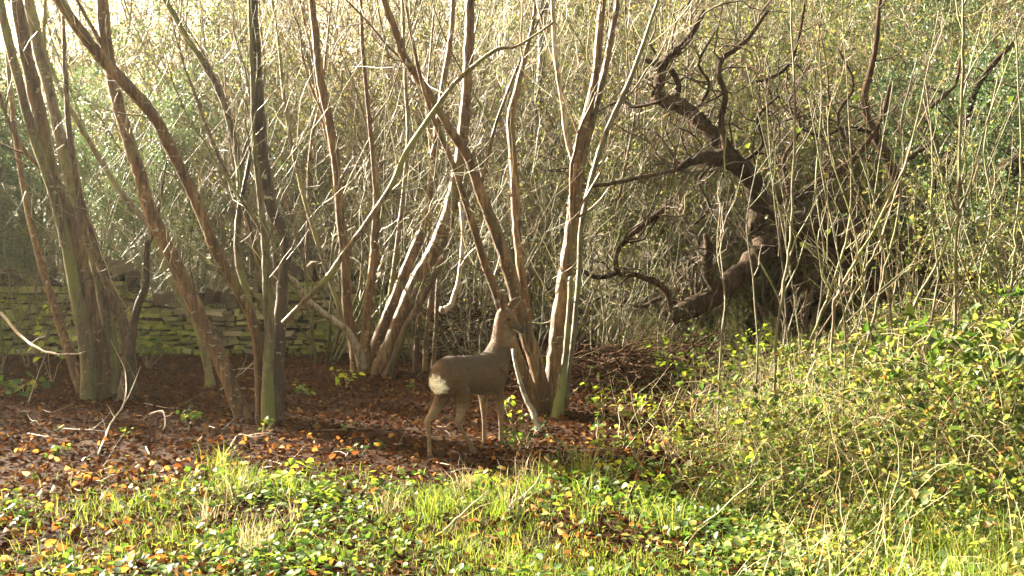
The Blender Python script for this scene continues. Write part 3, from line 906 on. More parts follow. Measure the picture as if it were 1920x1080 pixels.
whip([(1455, 650, 9), (1470, 530, 9), (1483, 450, 8), (1487, 330, 7), (1490, 200, 7), (1485, 65, 6), (1483, -30, 5)], 8.8, 'tall straight bare sapling rising alone in front of the arching dark trunk')
whip([(1790, 600, 10), (1795, 430, 9), (1797, 330, 9), (1803, 200, 8), (1805, 65, 8), (1806, -40, 7)], 8.0, 'tallest bare sapling among the whips, upright and thicker than its neighbours', ntw=8)
for sp in (
    [(1500, 733, 9), (1523, 633, 8), (1557, 543, 8), (1577, 483, 7), (1590, 427, 6), (1596, 340, 5), (1590, 180, 4), (1580, 40, 3)],
    [(1560, 600, 8), (1570, 553, 8), (1613, 473, 8), (1650, 410, 7), (1707, 280, 6), (1743, 113, 4), (1760, 20, 3)],
    [(1607, 717, 9), (1627, 643, 8), (1640, 587, 8), (1660, 500, 7), (1683, 410, 7), (1693, 293, 6), (1690, 227, 5), (1720, 110, 3)],
    [(1550, 700, 9), (1563, 640, 8), (1587, 580, 8), (1620, 510, 7), (1650, 450, 6), (1690, 330, 5), (1715, 250, 4), (1773, 140, 3)],
    [(1697, 633, 8), (1710, 580, 8), (1747, 513, 7), (1773, 460, 7), (1820, 340, 6), (1850, 230, 5), (1900, 90, 3)],
    [(1880, 620, 10), (1900, 520, 9), (1902, 440, 8), (1915, 330, 8), (1912, 200, 6), (1905, 60, 5)],
    [(1740, 640, 7), (1760, 520, 7), (1745, 400, 6), (1750, 300, 5), (1735, 150, 4)],
    [(1840, 640, 8), (1838, 520, 7), (1860, 400, 6), (1845, 280, 5), (1870, 150, 4)],
    [(1640, 700, 7), (1622, 560, 6), (1600, 420, 5), (1560, 300, 4), (1550, 200, 3)],
    [(1420, 640, 6), (1412, 520, 5), (1400, 420, 4), (1420, 300, 3)],
    [(1675, 660, 7), (1660, 500, 6), (1640, 380, 5), (1600, 260, 4)],
    [(1870, 700, 8), (1830, 560, 7), (1780, 420, 6), (1760, 300, 5), (1730, 180, 4)],
    [(1530, 640, 6), (1545, 480, 5), (1530, 350, 5), (1540, 200, 4), (1535, 60, 3)],
    [(1350, 660, 6), (1360, 560, 5), (1345, 470, 4), (1352, 380, 3)],
):
    whip(sp, rng.uniform(7.6, 9.4), 'thin bare whip rising from the green undergrowth among others like it', WG)
for k in range(18):
    px = rng.uniform(1440, 1930)
    d = rng.uniform(6.5, 11)
    top = rng.uniform(120, 480)
    ln = rng.uniform(-120, 280)
    whip([(px, 680, 5), (px + ln * 0.25 + rng.normal(0, 14), 560, 5), (px + ln * 0.6 + rng.normal(0, 20), (560 + top) / 2, 4), (px + ln, top, 3)], d, 'thin bare whip rising from the green undergrowth among others like it', WG, (M_bark_moss, M_shoot, M_bark)[k % 3], 4)

# ------------------------------------------------------------------ brushwood heap and sticks
rng = np.random.default_rng(16)
b = MB()
for k in range(260):
    px = rng.uniform(1085, 1345)
    y = rng.uniform(11.2, 13.4)
    x = (px - 960) / FPX * y
    a = rng.normal(0, 0.9)
    L = rng.uniform(0.3, 1.2)
    h = 0.03 + 0.34 * rng.random() * (1 - ((px - 1210) / 150) ** 2 * 0.8)
    d = np.array([math.cos(a), math.sin(a), rng.normal(0, 0.12)])
    p0 = np.array([x, y, max(h, 0.03)]) - d * L / 2
    sprig(b, p0, d, L, rng.uniform(0.004, 0.02), 1 if k % 2 == 0 else 0, 5, 0.0, 0.16, 2)
tag(b.build('brushwood_heap', M_brush), 'heap of dark fallen branches lying under the gnarled tree', 'brushwood')
b = MB()
for k in range(90):
    px = rng.uniform(820, 935)
    y = rng.uniform(13.2, 14.4)
    x = (px - 960) / FPX * y
    h = rng.uniform(0.05, 0.75)
    d = unit(np.array([rng.normal(0, 1), rng.normal(0, 0.4), rng.normal(0, 0.35)]))
    L = rng.uniform(0.4, 0.9)
    sprig(b, np.array([x, y, h]) - d * L / 2, d, L, rng.uniform(0.006, 0.025), 1 if k % 2 == 0 else 0, 5, 0.0, 0.12, 2)
tag(b.build('brushwood_heap', M_brush), 'dark pile of dead branches in shade behind the deer', 'brushwood')


def stick(pxs, label, r=0.008, mat=M_bark_pale, lift=0.02, group=None, nsub=2):
    """a stick lying on or leaning over the ground; pxs = (px, py, height above ground)"""
    pts = []
    for px, py, h in pxs:
        y = (CAM_H - h) * FPX / (py - 476)
        pts.append([(px - 960) / FPX * y, y, h + lift])
    pts, rad = smooth_path(pts, np.linspace(r, r * 0.45, len(pts)), 4, 0.4)
    mb = MB()
    mb.tube(pts, rad, 6, True, 0.08)
    for _ in range(nsub):
        k = int(rng.integers(2, len(pts) - 1))
        dd = unit(pts[k] - pts[k - 1])
        side = unit(np.cross(dd, rng.normal(0, 1, 3)))
        side[2] = abs(side[2])
        sprig(mb, pts[k], dd + side * 0.7, rng.uniform(0.1, 0.3), rad[k] * 0.6, 0, 4, 0.1, 0.15)
    return tag(mb.build('stick', mat), label, 'stick', group)


stick([(180, 860, 0), (205, 800, 0.05), (230, 760, 0.16), (232, 700, 0.32), (205, 640, 0.55)], 'forked pale stick leaning up in front of the broad dark tree foot', 0.008)
stick([(205, 800, 0.05), (240, 745, 0.2), (262, 690, 0.36)], 'short pale stick crossing the forked one before the dark foot', 0.006)
stick([(0, 590, 0.7), (45, 640, 0.58), (95, 668, 0.5), (150, 668, 0.5)], 'grey bough drooping at the left end of the wall before the clump', 0.018, M_bark_pale)
stick([(412, 735, 0.1), (450, 705, 0.22), (485, 675, 0.36)], 'thin brown stick leaning between the slanting trunk and the twisted clump', 0.008)
stick([(115, 810, 0.01), (160, 812, 0.02), (200, 815, 0.01)], 'short straight twig lying flat on brown leaves', 0.006)
stick([(430, 845, 0.01), (445, 822, 0.05), (480, 826, 0.04), (510, 812, 0.06)], 'thin crooked twig lying below the foot of the twisted clump', 0.006)
stick([(278, 782, 0.06), (302, 776, 0.12), (307, 800, 0.04), (302, 812, 0)], 'small bright hooked twig standing among brown leaves', 0.007)
stick([(825, 1012, 0.0), (855, 985, 0.06), (880, 960, 0.13), (915, 930, 0.22)], 'pale dry stick leaning up out of the grass below the deer', 0.006, M_straw)
stick([(945, 985, 0.02), (960, 955, 0.05), (975, 945, 0.06), (985, 940, 0.05)], 'whitish curled dead stem lying in the grass right of the leaning stick', 0.011, M_bark_pale)
stick([(1255, 700, 0.06), (1300, 690, 0.12), (1350, 672, 0.2)], 'grey stick lying across the front of the brushwood heap', 0.012)
stick([(1280, 725, 0.0), (1310, 745, 0.05), (1400, 690, 0.3), (1450, 650, 0.5)], 'long thin stick slanting up into the green undergrowth', 0.008)
stick([(50, 760, 0.0), (65, 715, 0.16), (84, 668, 0.32)], 'thin leaning twig left of the broad dark tree foot', 0.006)
stick([(1635, 690, 0.35), (1660, 680, 0.4), (1695, 683, 0.38)], 'short pale arched twig among the leaves right of the whips', 0.006)
SG = 'small twigs scattered on the leaf litter'
for k in range(42):
    px, py = rng.uniform(20, 1350), rng.uniform(690, 930)
    a = rng.uniform(-60, 60)
    s = rng.uniform(0.3, 1)
    stick([(px - a * s, py - 8 * s * rng.normal(0, 1), 0.0), (px, py, rng.uniform(0.01, 0.05)), (px + a * s, py + 8 * s * rng.normal(0, 1), 0.01)], 'small dead twig lying loose on the leaf litter', rng.uniform(0.003, 0.007), M_bark_pale if rng.random() < 0.5 else M_bark, 0.015, SG, 1)

# ------------------------------------------------------------------ leaf litter
rng = np.random.default_rng(17)
mb = MB()
n = 82000
x, y = vis_xy(n, 3.4, 17.5)
keep = rng.random(n) < np.where(px_of(x, y) > 1420, 0.35, 1.0)
x, y = x[keep], y[keep]
n = len(x)
P = np.stack([x, y, ground_z(x, y) + rng.uniform(0.0, 0.035, n)], 1)
N = unit(np.stack([rng.normal(0, 0.5, n), rng.normal(0, 0.5, n), np.ones(n)], 1))
A = unit(np.stack([rng.normal(0, 1, n), rng.normal(0, 1, n), rng.normal(0.1, 0.3, n)], 1))
L = rng.uniform(0.025, 0.06, n)
mb.leaves(P, A, N, L, L * rng.uniform(0.5, 0.8, n), rng.uniform(-0.1, 0.35, (n, 1)), rng.uniform(-0.2, 0.4, (n, 1)))
tag(mb.build('leaf_litter', M_litter), 'brown fallen leaves covering the woodland floor', 'leaf litter', kind='stuff')
mb = MB()
n = 2600
x, y = vis_xy(n, 4.4, 8.2, xr=1250)
keep = rng.random(n) < np.clip(0.25 + 0.6 * lump(x, y, 1.6, 4), 0.03, 1) * np.where(px_of(x, y) < 420, 1.0, 0.55)
x, y = x[keep], y[keep]
n = len(x)
P = np.stack([x, y, ground_z(x, y) + rng.uniform(0.01, 0.06, n)], 1)
A = unit(np.stack([rng.normal(0, 1, n), rng.normal(0, 1, n), rng.normal(0.3, 0.4, n)], 1))
L = rng.uniform(0.03, 0.06, n)
mb.leaves(P, A, rand_dirs(n), L, L * 0.7, 0.2, 0.2)
tag(mb.build('amber_leaves', M_amber), 'freshly fallen orange and yellow leaves scattered over the sunlit floor', 'leaf litter', kind='stuff')


# ------------------------------------------------------------------ grass and low green plants
rng = np.random.default_rng(18)
def green_mask(x, y):
    """where it is green: the front strip, clumps, and the whole right side"""
    p = px_of(x, y)
    py = 476 + CAM_H * FPX / y
    front = sstep(880, 990, py + 35 * lump(x, y, 1.1, 3) + 25 * sstep(500, 1000, p))
    front = front * (1 - 0.3 * sstep(560, 330, p + 80 * lump(x, y, 1.3, 6)))
    right = sstep(1290, 1540, p + 70 * lump(x, y, 0.9, 9))
    return np.clip(np.maximum(front, right), 0, 1)


mb = MB()
n = 140000
x, y = vis_xy(n, 3.3, 9.5)
keep = rng.random(n) < green_mask(x, y) * np.clip(0.5 + 0.8 * lump(x, y, 2.3, 1), 0.12, 1)
x, y = x[keep], y[keep]
n = len(x)
P = np.stack([x, y, ground_z(x, y) - 0.01], 1)
H = rng.uniform(0.03, 0.125, n) * (1 + 0.5 * sstep(1300, 1900, px_of(x, y)) + 0.3 * lump(x, y, 2.0, 5))
mb.blades(P, H, rng.uniform(0.002, 0.0055, n), rng.normal(0, 0.5, (n, 2)))
n = 9000
x, y = vis_xy(n, 3.6, 6.4, xl=1480, xr=2000)
keep = rng.random(n) < sstep(1480, 1750, px_of(x, y)) * np.clip(0.5 + 0.8 * lump(x, y, 2.6, 3), 0.05, 1)
x, y = x[keep], y[keep]
n = len(x)
mb.blades(np.stack([x, y, ground_z(x, y)], 1), rng.uniform(0.15, 0.42, n), rng.uniform(0.003, 0.007, n), rng.normal(0.1, 0.35, (n, 2)))
tag(mb.build('grass', M_grass), 'sunlit tufts of green and yellowing grass along the front', 'grass', kind='stuff')

mb = MB()
n = 40000
x, y = vis_xy(n, 3.4, 9.5, xr=1500)
keep = rng.random(n) < green_mask(x, y) * np.clip(0.3 + 0.9 * lump(x, y, 1.7, 7), 0.02, 1)
x, y = x[keep], y[keep]
n = len(x)
P = np.stack([x, y, ground_z(x, y) + rng.uniform(0.02, 0.11, n)], 1)
A = unit(np.stack([rng.normal(0, 1, n), rng.normal(0, 1, n), rng.normal(0.1, 0.35, n)], 1))
N = unit(np.stack([rng.normal(0, 0.45, n), rng.normal(0, 0.45, n), np.ones(n)], 1))
L = rng.uniform(0.02, 0.05, n)
mb.leaves(P, A, N, L, L * rng.uniform(0.6, 0.9, n), 0.1, 0.15)
tag(mb.build('ground_cover', M_leaf), 'low leafy green plants creeping through the grass', 'ground cover', kind='stuff')


# ------------------------------------------------------------------ bramble undergrowth on the right
rng = np.random.default_rng(19)
def under_h(x, y):
    p = px_of(x, y)
    return (0.08 + 0.38 * sstep(1320, 1520, p + 60 * lump(x, y, 2.1, 8)) + 0.95 * sstep(1400, 1950, p)) * (0.75 + 0.4 * lump(x, y, 1.4, 2)) * (0.35 + 0.65 * sstep(4.2, 7.5, y)) * 0.7


mb, st = MB(), MB()
n = 70000
x, y = vis_xy(n, 3.6, 13.0, xl=1120, xr=2000)
p = px_of(x, y)
keep = rng.random(n) < np.maximum(sstep(1280, 1520, p + 90 * lump(x, y, 1.2, 11)), 0.10) * np.clip(0.6 + 0.6 * lump(x, y, 1.9, 6), 0.08, 1)
x, y = x[keep], y[keep]
n = len(x)
h = under_h(x, y) * (1 + 0.8 * (rng.random(n) < 0.12) * rng.random(n)) * rng.uniform(0.7, 1.15, n)
P = np.stack([x, y, ground_z(x, y) + 0.02 + h * rng.uniform(0, 1, n) ** 0.6], 1)
A = unit(np.stack([rng.normal(0, 1, n), rng.normal(0, 1, n), rng.normal(-0.1, 0.45, n)], 1))
N = unit(np.stack([rng.normal(0, 0.6, n), rng.normal(0, 0.6, n), np.ones(n)], 1))
L = rng.uniform(0.02, 0.048, n) * (1 + 0.7 * (rng.random(n) < 0.12))
mb.leaves(P, A, N, L, L * rng.uniform(0.55, 0.85, n), 0.15, 0.2)
tag(mb.build('bramble_undergrowth', M_bramble), 'dense green bramble and nettle leaves filling the right side', 'undergrowth', kind='stuff')
n = 7500
x, y = vis_xy(n, 3.8, 12.0, xl=1150, xr=2000)
p = px_of(x, y)
keep = rng.random(n) < (sstep(1200, 1600, p) * 0.95 + 0.04) * (0.3 + 0.7 * sstep(4.8, 7.5, y))
for xx, yy in zip(x[keep], y[keep]):
    h = float(under_h(xx, yy))
    L = rng.uniform(0.3, 1.1) * (0.5 + h)
    d = np.array([rng.normal(0.15, 0.6), rng.normal(0, 0.5), 1.0])
    sprig(st, np.array([xx, yy, float(ground_z(xx, yy)) - 0.02]), d, L, rng.uniform(0.0015, 0.0035), 0, 3, -0.2, 0.25)
tag(st.build('dry_stalks', M_straw), 'pale dry stalks standing up through the bramble leaves', 'undergrowth', kind='stuff')


# ------------------------------------------------------------------ bramble bushes on the right
rng = np.random.default_rng(77)


def make_bramble(name, label, group, mat, nc, H, leaf, canemat):
    root = thing(name, label, 'bramble', (0, 0, -50), 0, group)
    lf = MB()
    for c in range(nc):
        a = rng.uniform(0, 2 * math.pi)
        out = np.array([math.cos(a), math.sin(a), 0])
        d = unit(out * rng.uniform(0.1, 0.5) + np.array([0, 0, 1.0]))
        L = H * rng.uniform(0.8, 1.45)
        n = 13
        pts = [out * 0.1 * rng.random() + np.array([0, 0, -0.04])]
        for k in range(n):
            t = k / n
            d = unit(d + out * 0.10 * t * 2 + np.array([0, 0, -0.30 * t]) + rng.normal(0, 0.06, 3))
            pts.append(pts[-1] + d * L / n)
        pts = np.array(pts)
        pts[:, 2] = np.where(np.arange(n + 1) > 0, np.maximum(pts[:, 2], 0.02), pts[:, 2])
        m = MB()
        m.tube(pts, np.linspace(0.0045, 0.0015, n + 1), 4, False)
        m.build('cane', canemat, root)
        if c % 3 == 2:
            continue
        for k in range(2, n + 1):
            for _ in range(2 if rng.random() < 0.35 else 1):
                t = rng.random()
                q = pts[k - 1] * (1 - t) + pts[k] * t
                ax = unit(np.array([rng.normal(), rng.normal(), rng.normal(0.1, 0.4)]))
                q2 = q + ax * rng.uniform(0.02, 0.05)
                m3 = 3 if rng.random() < 0.8 else 5
                A = np.array([ax * 0.9 + rng.normal(0, 0.55, 3) for _ in range(m3)])
                Nn = np.array([[rng.normal(0, 0.35), rng.normal(0, 0.35), 1.0] for _ in range(m3)])
                Ls = rng.uniform(leaf[0], leaf[1], m3)
                lf.leaves(np.repeat(q2[None], m3, 0), A, Nn, Ls, Ls * rng.uniform(0.6, 0.8, m3), 0.15, 0.2)
    lf.build('leaves', mat, root)
    return root


BG = 'arching bramble bushes filling the right side'
bram = [make_bramble('bramble_bush', 'arching leafy bramble bush in the thick green tangle', BG, mt, nc, 1.15, lf_, cm_) for mt, nc, lf_, cm_ in
        ((M_bramble, 11, (0.03, 0.065), M_shoot), (M_bramble, 11, (0.04, 0.08), M_straw), (M_leaf, 11, (0.03, 0.07), M_shoot), (M_bramble, 16, (0.025, 0.05), M_straw))]
bused = set()
for k in range(96):
    px = rng.uniform(1370, 1990)
    y = rng.uniform(5.0, 11.0)
    pt = float(np.interp(px, [1370, 1450, 1600, 1750, 1920, 2000], [730, 665, 615, 565, 490, 470]))
    h = CAM_H - (pt - 476) / FPX * y
    s = float(np.clip(h / 1.05, 0.3, 1.35)) * rng.uniform(0.6, 1.05) * (0.75 if y < 6.2 else 1)
    place(bram[k % 4], bused, (px - 960) / FPX * y, y, s)

# ------------------------------------------------------------------ single plants with bright leaves
rng = np.random.default_rng(20)
def plant(px, py, size, nl, label, mat=M_bright, leaf=(0.04, 0.07), h=None, group=None, d=None):
    y = d or CAM_H * FPX / (py - 476)
    x = (px - 960) / FPX * y
    base = np.array([x, y, float(ground_z(x, y))])
    hh = h or size
    root = thing('green_plant', label, 'plant', tuple(base), 0, group)
    tw, lf = MB(), MB()
    ends = []
    for _ in range(max(3, nl // 7)):
        dd = unit(np.array([rng.normal(0, 0.5) * size / hh, rng.normal(0, 0.5) * size / hh, 1.0]))
        sprig(tw, np.array([0, 0, -0.02]), dd, hh * rng.uniform(0.7, 1.1), 0.003, 0, 4, -0.1, 0.12, 2, ends)
    tw.build('stalks', M_straw, root)
    E = np.vstack(ends)
    E = E[E[:, 2] > min(0.02, np.median(E[:, 2]))]
    k = rng.integers(0, len(E), nl)
    P = E[k] + rng.normal(0, size * 0.12, (nl, 3)) * [1, 1, 0.6]
    P[:, 2] = np.maximum(P[:, 2], 0.03)
    A = unit(np.stack([rng.normal(0, 1, nl), rng.normal(0, 1, nl), rng.normal(-0.15, 0.35, nl)], 1))
    N = unit(np.stack([rng.normal(0, 0.5, nl), rng.normal(0, 0.5, nl), np.ones(nl)], 1))
    L = rng.uniform(leaf[0], leaf[1], nl)
    lf.leaves(P, A, N, L, L * rng.uniform(0.7, 0.95, nl), 0.12, 0.2)
    lf.build('leaves', mat, root)
    return root


plant(960, 800, 0.16, 16, 'bright lime leaves on a low plant between the deer and the clump', h=0.33)
plant(40, 745, 0.5, 40, 'green broad leaved plant at the left end in front of the wall', M_leaf, (0.06, 0.11), 0.35)
plant(95, 720, 0.3, 18, 'tall stalk with round bright leaves beside the drooping bough', M_bright, (0.07, 0.12), 0.75)
plant(135, 690, 0.3, 22, 'lime leaved shoots standing against the wall behind the broad foot', M_bright, (0.05, 0.09), 0.9)
plant(275, 690, 0.45, 60, 'bushy green nettle patch at the foot of the wall', M_leaf, (0.05, 0.09), 0.5)
plant(232, 700, 0.4, 26, 'lime sprig showing above the wall beside the broken stem', M_bright, (0.05, 0.08), 1.1, d=12.6)
plant(645, 735, 0.28, 18, 'small bright plant at the foot of the fan of stems', M_bright, (0.05, 0.09), 0.28)
plant(1135, 790, 0.3, 34, 'bright leaved bramble right of the clump behind the deer', M_bright, (0.04, 0.065), 0.42)
plant(1215, 720, 0.35, 26, 'lime sprig in front of the brushwood heap', M_bright, (0.04, 0.06), 0.3)
plant(1730, 800, 0.3, 30, 'brightest lime leaves high in the undergrowth below the tallest sapling', M_bright, (0.06, 0.1), 0.62)
plant(1300, 640, 0.7, 90, 'green ivy sprays around the end of the low dark limb', M_leaf, (0.05, 0.08), 0.6, d=12.6)
plant(1200, 640, 0.5, 60, 'lime leaves behind the brushwood heap', M_bright, (0.04, 0.07), 0.45, d=13.6)
plant(990, 640, 0.6, 70, 'sunlit green leaves in the gap between stems beyond the wall', M_bright, (0.05, 0.09), 1.9, d=17.0)
plant(1570, 870, 0.4, 40, 'yellow-green leaves low down in the middle of the undergrowth', M_bright, (0.04, 0.07), 0.4)
plant(1480, 930, 0.4, 40, 'spreading lime plant at the front edge of the undergrowth', M_bright, (0.035, 0.06), 0.2)
plant(560, 935, 0.35, 60, 'lush green plant in the grass below the twisted clump', M_bright, (0.04, 0.07), 0.2)
plant(345, 800, 0.3, 26, 'small dark green plant on brown leaves before the slanting trunk', M_leaf, (0.04, 0.06), 0.15)
plant(585, 745, 0.3, 24, 'low green plant between the twisted clump and the fan of stems', M_leaf, (0.04, 0.07), 0.18)
plant(885, 915, 0.25, 40, 'bright green tuft at the hind feet of the deer', M_bright, (0.03, 0.06), 0.1)
plant(985, 845, 0.4, 60, 'dark green leafy plant right of the front legs of the deer', M_leaf, (0.03, 0.05), 0.25)
plant(1700, 160, 1.2, 200, 'pale green leafy spray high among the whips', M_olive, (0.05, 0.1), 3.2, d=11.0)
for k in range(16):
    px = rng.uniform(1420, 1900)
    y = rng.uniform(6.0, 9.5)
    pt = float(np.interp(px, [1370, 1450, 1600, 1750, 1920], [760, 700, 650, 600, 540]))
    plant(px, 800, 0.3, int(rng.integers(14, 34)), 'cluster of lime coloured leaves shining out of the bramble tangle', M_bright, (0.045, 0.085), float(np.clip(CAM_H - (pt - 476) / FPX * y, 0.2, 1.1)) * rng.uniform(0.6, 1.1), 'lime leaf clusters in the brambles', y)
for k in range(16):
    px = rng.uniform(1270, 1720)
    y = rng.uniform(10.8, 12.6)
    plant(px, 700, 0.4, int(rng.integers(24, 50)), 'green leafy plant growing under the low limb of the dark tree', M_bright if k % 2 else M_leaf, (0.04, 0.075), rng.uniform(0.3, 0.7), 'leafy plants under the dark tree', y)
PG = 'small green plants dotted over the clearing'
for k in range(40):
    px, py = rng.uniform(1050, 1450), rng.uniform(740, 960)
    plant(px, py, rng.uniform(0.12, 0.25), int(rng.integers(8, 22)), 'small green plant among the brown leaves right of the deer', M_bright if rng.random() < 0.5 else M_leaf, (0.03, 0.055), rng.uniform(0.1, 0.25), PG)
for k in range(14):
    px, py = rng.uniform(0, 780), rng.uniform(730, 860)
    plant(px, py, rng.uniform(0.12, 0.22), int(rng.integers(6, 14)), 'small green seedling in shade on the brown leaves', M_leaf, (0.03, 0.05), rng.uniform(0.06, 0.15), 'seedlings on the shaded leaf litter')
TG = 'dry grass tufts along the front'
for k in range(26):
    px, py = rng.uniform(380, 1320), rng.uniform(885, 1060)
    y = CAM_H * FPX / (py - 476)
    x = (px - 960) / FPX * y
    mb = MB()
    n = int(rng.integers(20, 60))
    P = np.stack([rng.normal(0, 0.04, n), rng.normal(0, 0.04, n), np.full(n, -0.01)], 1)
    mb.blades(P, rng.uniform(0.1, 0.28, n), rng.uniform(0.003, 0.006, n), rng.normal(0, 0.4, (n, 2)))
    o = mb.build('grass_tuft', M_straw if rng.random() < 0.25 else M_grass)
    o.location = (x, y, float(ground_z(x, y)))
    tag(o, 'pale grass tuft standing up from the front strip of grass', 'grass tuft', TG)

# ------------------------------------------------------------------ the roe deer
rng = np.random.default_rng(21)
DY = 7.55
DX = (842 - 960) / FPX * DY
DH = math.radians(58)
deer = thing('roe_deer', 'grey-brown roe deer with white rump standing with its head turned right', 'deer', (DX, DY, float(ground_z(DX, DY))), DH)


def ell_tube(mb, secs, sides=20):
    """closed tube of ellipses; secs = (centre, half width vector, half height vector)"""
    a = np.arange(sides) * 2 * math.pi / sides
    V = [np.array(c)[None] + np.cos(a)[:, None] * np.array(w)[None] + np.sin(a)[:, None] * np.array(h)[None] for c, w, h in secs]
    n = len(secs)
    v = np.vstack(V + [np.array(secs[0][0])[None], np.array(secs[-1][0])[None]])
    i = np.arange(n - 1)[:, None] * sides
    k = np.arange(sides)[None, :]
    k2 = (k + 1) % sides
    q = np.stack([i + k, i + k2, i + sides + k2, i + sides + k], -1).reshape(-1, 4)
    kk = np.arange(sides)
    t = np.vstack([np.stack([np.full(sides, n * sides), (kk + 1) % sides, kk], -1), np.stack([np.full(sides, n * sides + 1), (n - 1) * sides + kk, (n - 1) * sides + (kk + 1) % sides], -1)])
    mb.add(v, q, t)


db = MB()
tor = [(-0.15, 0.60, 0.52, 0.05), (-0.13, 0.655, 0.47, 0.08), (-0.085, 0.70, 0.44, 0.104), (0.0, 0.718, 0.44, 0.11), (0.13, 0.71, 0.455, 0.104), (0.28, 0.70, 0.425, 0.112),
       (0.42, 0.702, 0.40, 0.114), (0.53, 0.705, 0.40, 0.10), (0.61, 0.685, 0.40, 0.09), (0.665, 0.64, 0.44, 0.055)]
ell_tube(db, [((x, 0, (a + b) / 2), (0, w, 0), (0, 0, (a - b) / 2)) for x, a, b, w in tor])


def tube_sm(spec, sides=14, squash=1.0):
    spec = np.array(spec, float)
    p, r = smooth_path(spec[:, :3], spec[:, 3], 4)
    db.tube(p, r, sides, True)


tube_sm([(0.52, 0, 0.56, 0.135), (0.60, 0.0, 0.66, 0.105), (0.645, -0.005, 0.76, 0.074), (0.66, -0.008, 0.85, 0.066), (0.668, -0.010, 0.93, 0.060), (0.67, -0.012, 0.965, 0.05)], 16)
# legs
tube_sm([(-0.03, 0.045, 0.58, 0.085), (0.02, 0.062, 0.47, 0.066), (-0.02, 0.075, 0.385, 0.045), (-0.09, 0.082, 0.315, 0.028), (-0.14, 0.083, 0.275, 0.0225), (-0.13, 0.08, 0.20, 0.015), (-0.125, 0.08, 0.12, 0.0142), (-0.122, 0.08, 0.065, 0.017), (-0.112, 0.08, 0.03, 0.016)])
tube_sm([(-0.02, -0.045, 0.58, 0.085), (0.055, -0.060, 0.47, 0.067), (0.05, -0.074, 0.385, 0.046), (0.02, -0.08, 0.315, 0.029), (-0.01, -0.08, 0.262, 0.0225), (0.04, -0.08, 0.20, 0.015), (0.11, -0.08, 0.12, 0.0142), (0.165, -0.08, 0.062, 0.0185), (0.185, -0.08, 0.03, 0.016)])
tube_sm([(0.54, 0.052, 0.56, 0.068), (0.505, 0.062, 0.45, 0.05), (0.525, 0.066, 0.36, 0.033), (0.535, 0.066, 0.26, 0.0245), (0.532, 0.064, 0.22, 0.019), (0.53, 0.062, 0.12, 0.015), (0.53, 0.06, 0.06, 0.018), (0.545, 0.06, 0.03, 0.015)])
tube_sm([(0.54, -0.052, 0.56, 0.068), (0.515, -0.062, 0.45, 0.05), (0.545, -0.065, 0.36, 0.033), (0.565, -0.062, 0.26, 0.0245), (0.565, -0.06, 0.22, 0.019), (0.57, -0.058, 0.12, 0.015), (0.575, -0.056, 0.06, 0.018), (0.59, -0.056, 0.03, 0.015)])
# head: axis f forward, s sideways, u up, in the deer's own axes
yaw, dip = math.radians(-79), math.radians(-30)
hf = np.array([math.cos(dip) * math.cos(yaw), math.cos(dip) * math.sin(yaw), math.sin(dip)])
hs = np.array([-math.sin(yaw), math.cos(yaw), 0.0])
hu = np.cross(hf, hs)
H0 = np.array([0.672, -0.010, 0.965])
hd = [(-0.045, 0.0, 0.030, 0.032), (-0.02, 0.004, 0.050, 0.055), (0.025, 0.004, 0.057, 0.060), (0.065, -0.002, 0.054, 0.056), (0.10, -0.012, 0.042, 0.045), (0.135, -0.018, 0.031, 0.034), (0.17, -0.022, 0.026, 0.028), (0.20, -0.025, 0.023, 0.025), (0.215, -0.027, 0.015, 0.016)]
ell_tube(db, [(H0 + hf * a + hu * b, hs * w, hu * h) for a, b, w, h in hd], 16)


def ear(sgn, fwd, side):
    """a cupped leaf of an ear"""
    b0 = H0 - hf * 0.005 + hs * sgn * 0.036 + hu * 0.042
    ax = unit(hu * 0.95 + hf * fwd + hs * sgn * side)
    wd = unit(np.cross(ax, hs * 0.9 - hf * 0.35))
    th = np.cross(ax, wd)
    secs = []
    for t, w in ((0, 0.017), (0.15, 0.026), (0.35, 0.035), (0.55, 0.036), (0.75, 0.028), (0.9, 0.016), (1.0, 0.006)):
        secs.append((b0 + ax * 0.15 * t, wd * w, th * 0.0085))
    ell_tube(db, secs, 12)


ear(1, 0.25, 0.45)
ear(-1, -0.30, 0.5)
me = db.mesh('deer_raw', [])
raw = bpy.data.objects.new('deer_raw', me)
COL.objects.link(raw)
md = raw.modifiers.new('r', 'REMESH')
md.mode = 'VOXEL'
md.voxel_size = 0.006
md = raw.modifiers.new('s', 'SMOOTH')
md.factor = 0.5
md.iterations = 9
dg = bpy.context.evaluated_depsgraph_get()
bm_ = bpy.data.meshes.new_from_object(raw.evaluated_get(dg))
bpy.data.objects.remove(raw)
nv = len(bm_.vertices)
co = np.empty(nv * 3, np.float32)
bm_.vertices.foreach_get('co', co)
co = co.reshape(-1, 3).astype(float)
no = np.empty(nv * 3, np.float32)
bm_.vertices.foreach_get('normal', no)
no = no.reshape(-1, 3)
bm_.polygons.foreach_set('use_smooth', np.ones(len(bm_.polygons), bool))
# coat colours of the animal: one colour per vertex
nz = lump(co[:, 0] * 14 + co[:, 2] * 9, co[:, 1] * 16, 1.0)
coat = np.array([0.118, 0.064, 0.031])[None] * np.ones((nv, 1)) * (1 + 0.10 * nz[:, None])


def paint(mask, col):
    global coat
    m = np.clip(mask, 0, 1)[:, None]
    coat = coat * (1 - m) + np.array(col)[None] * m


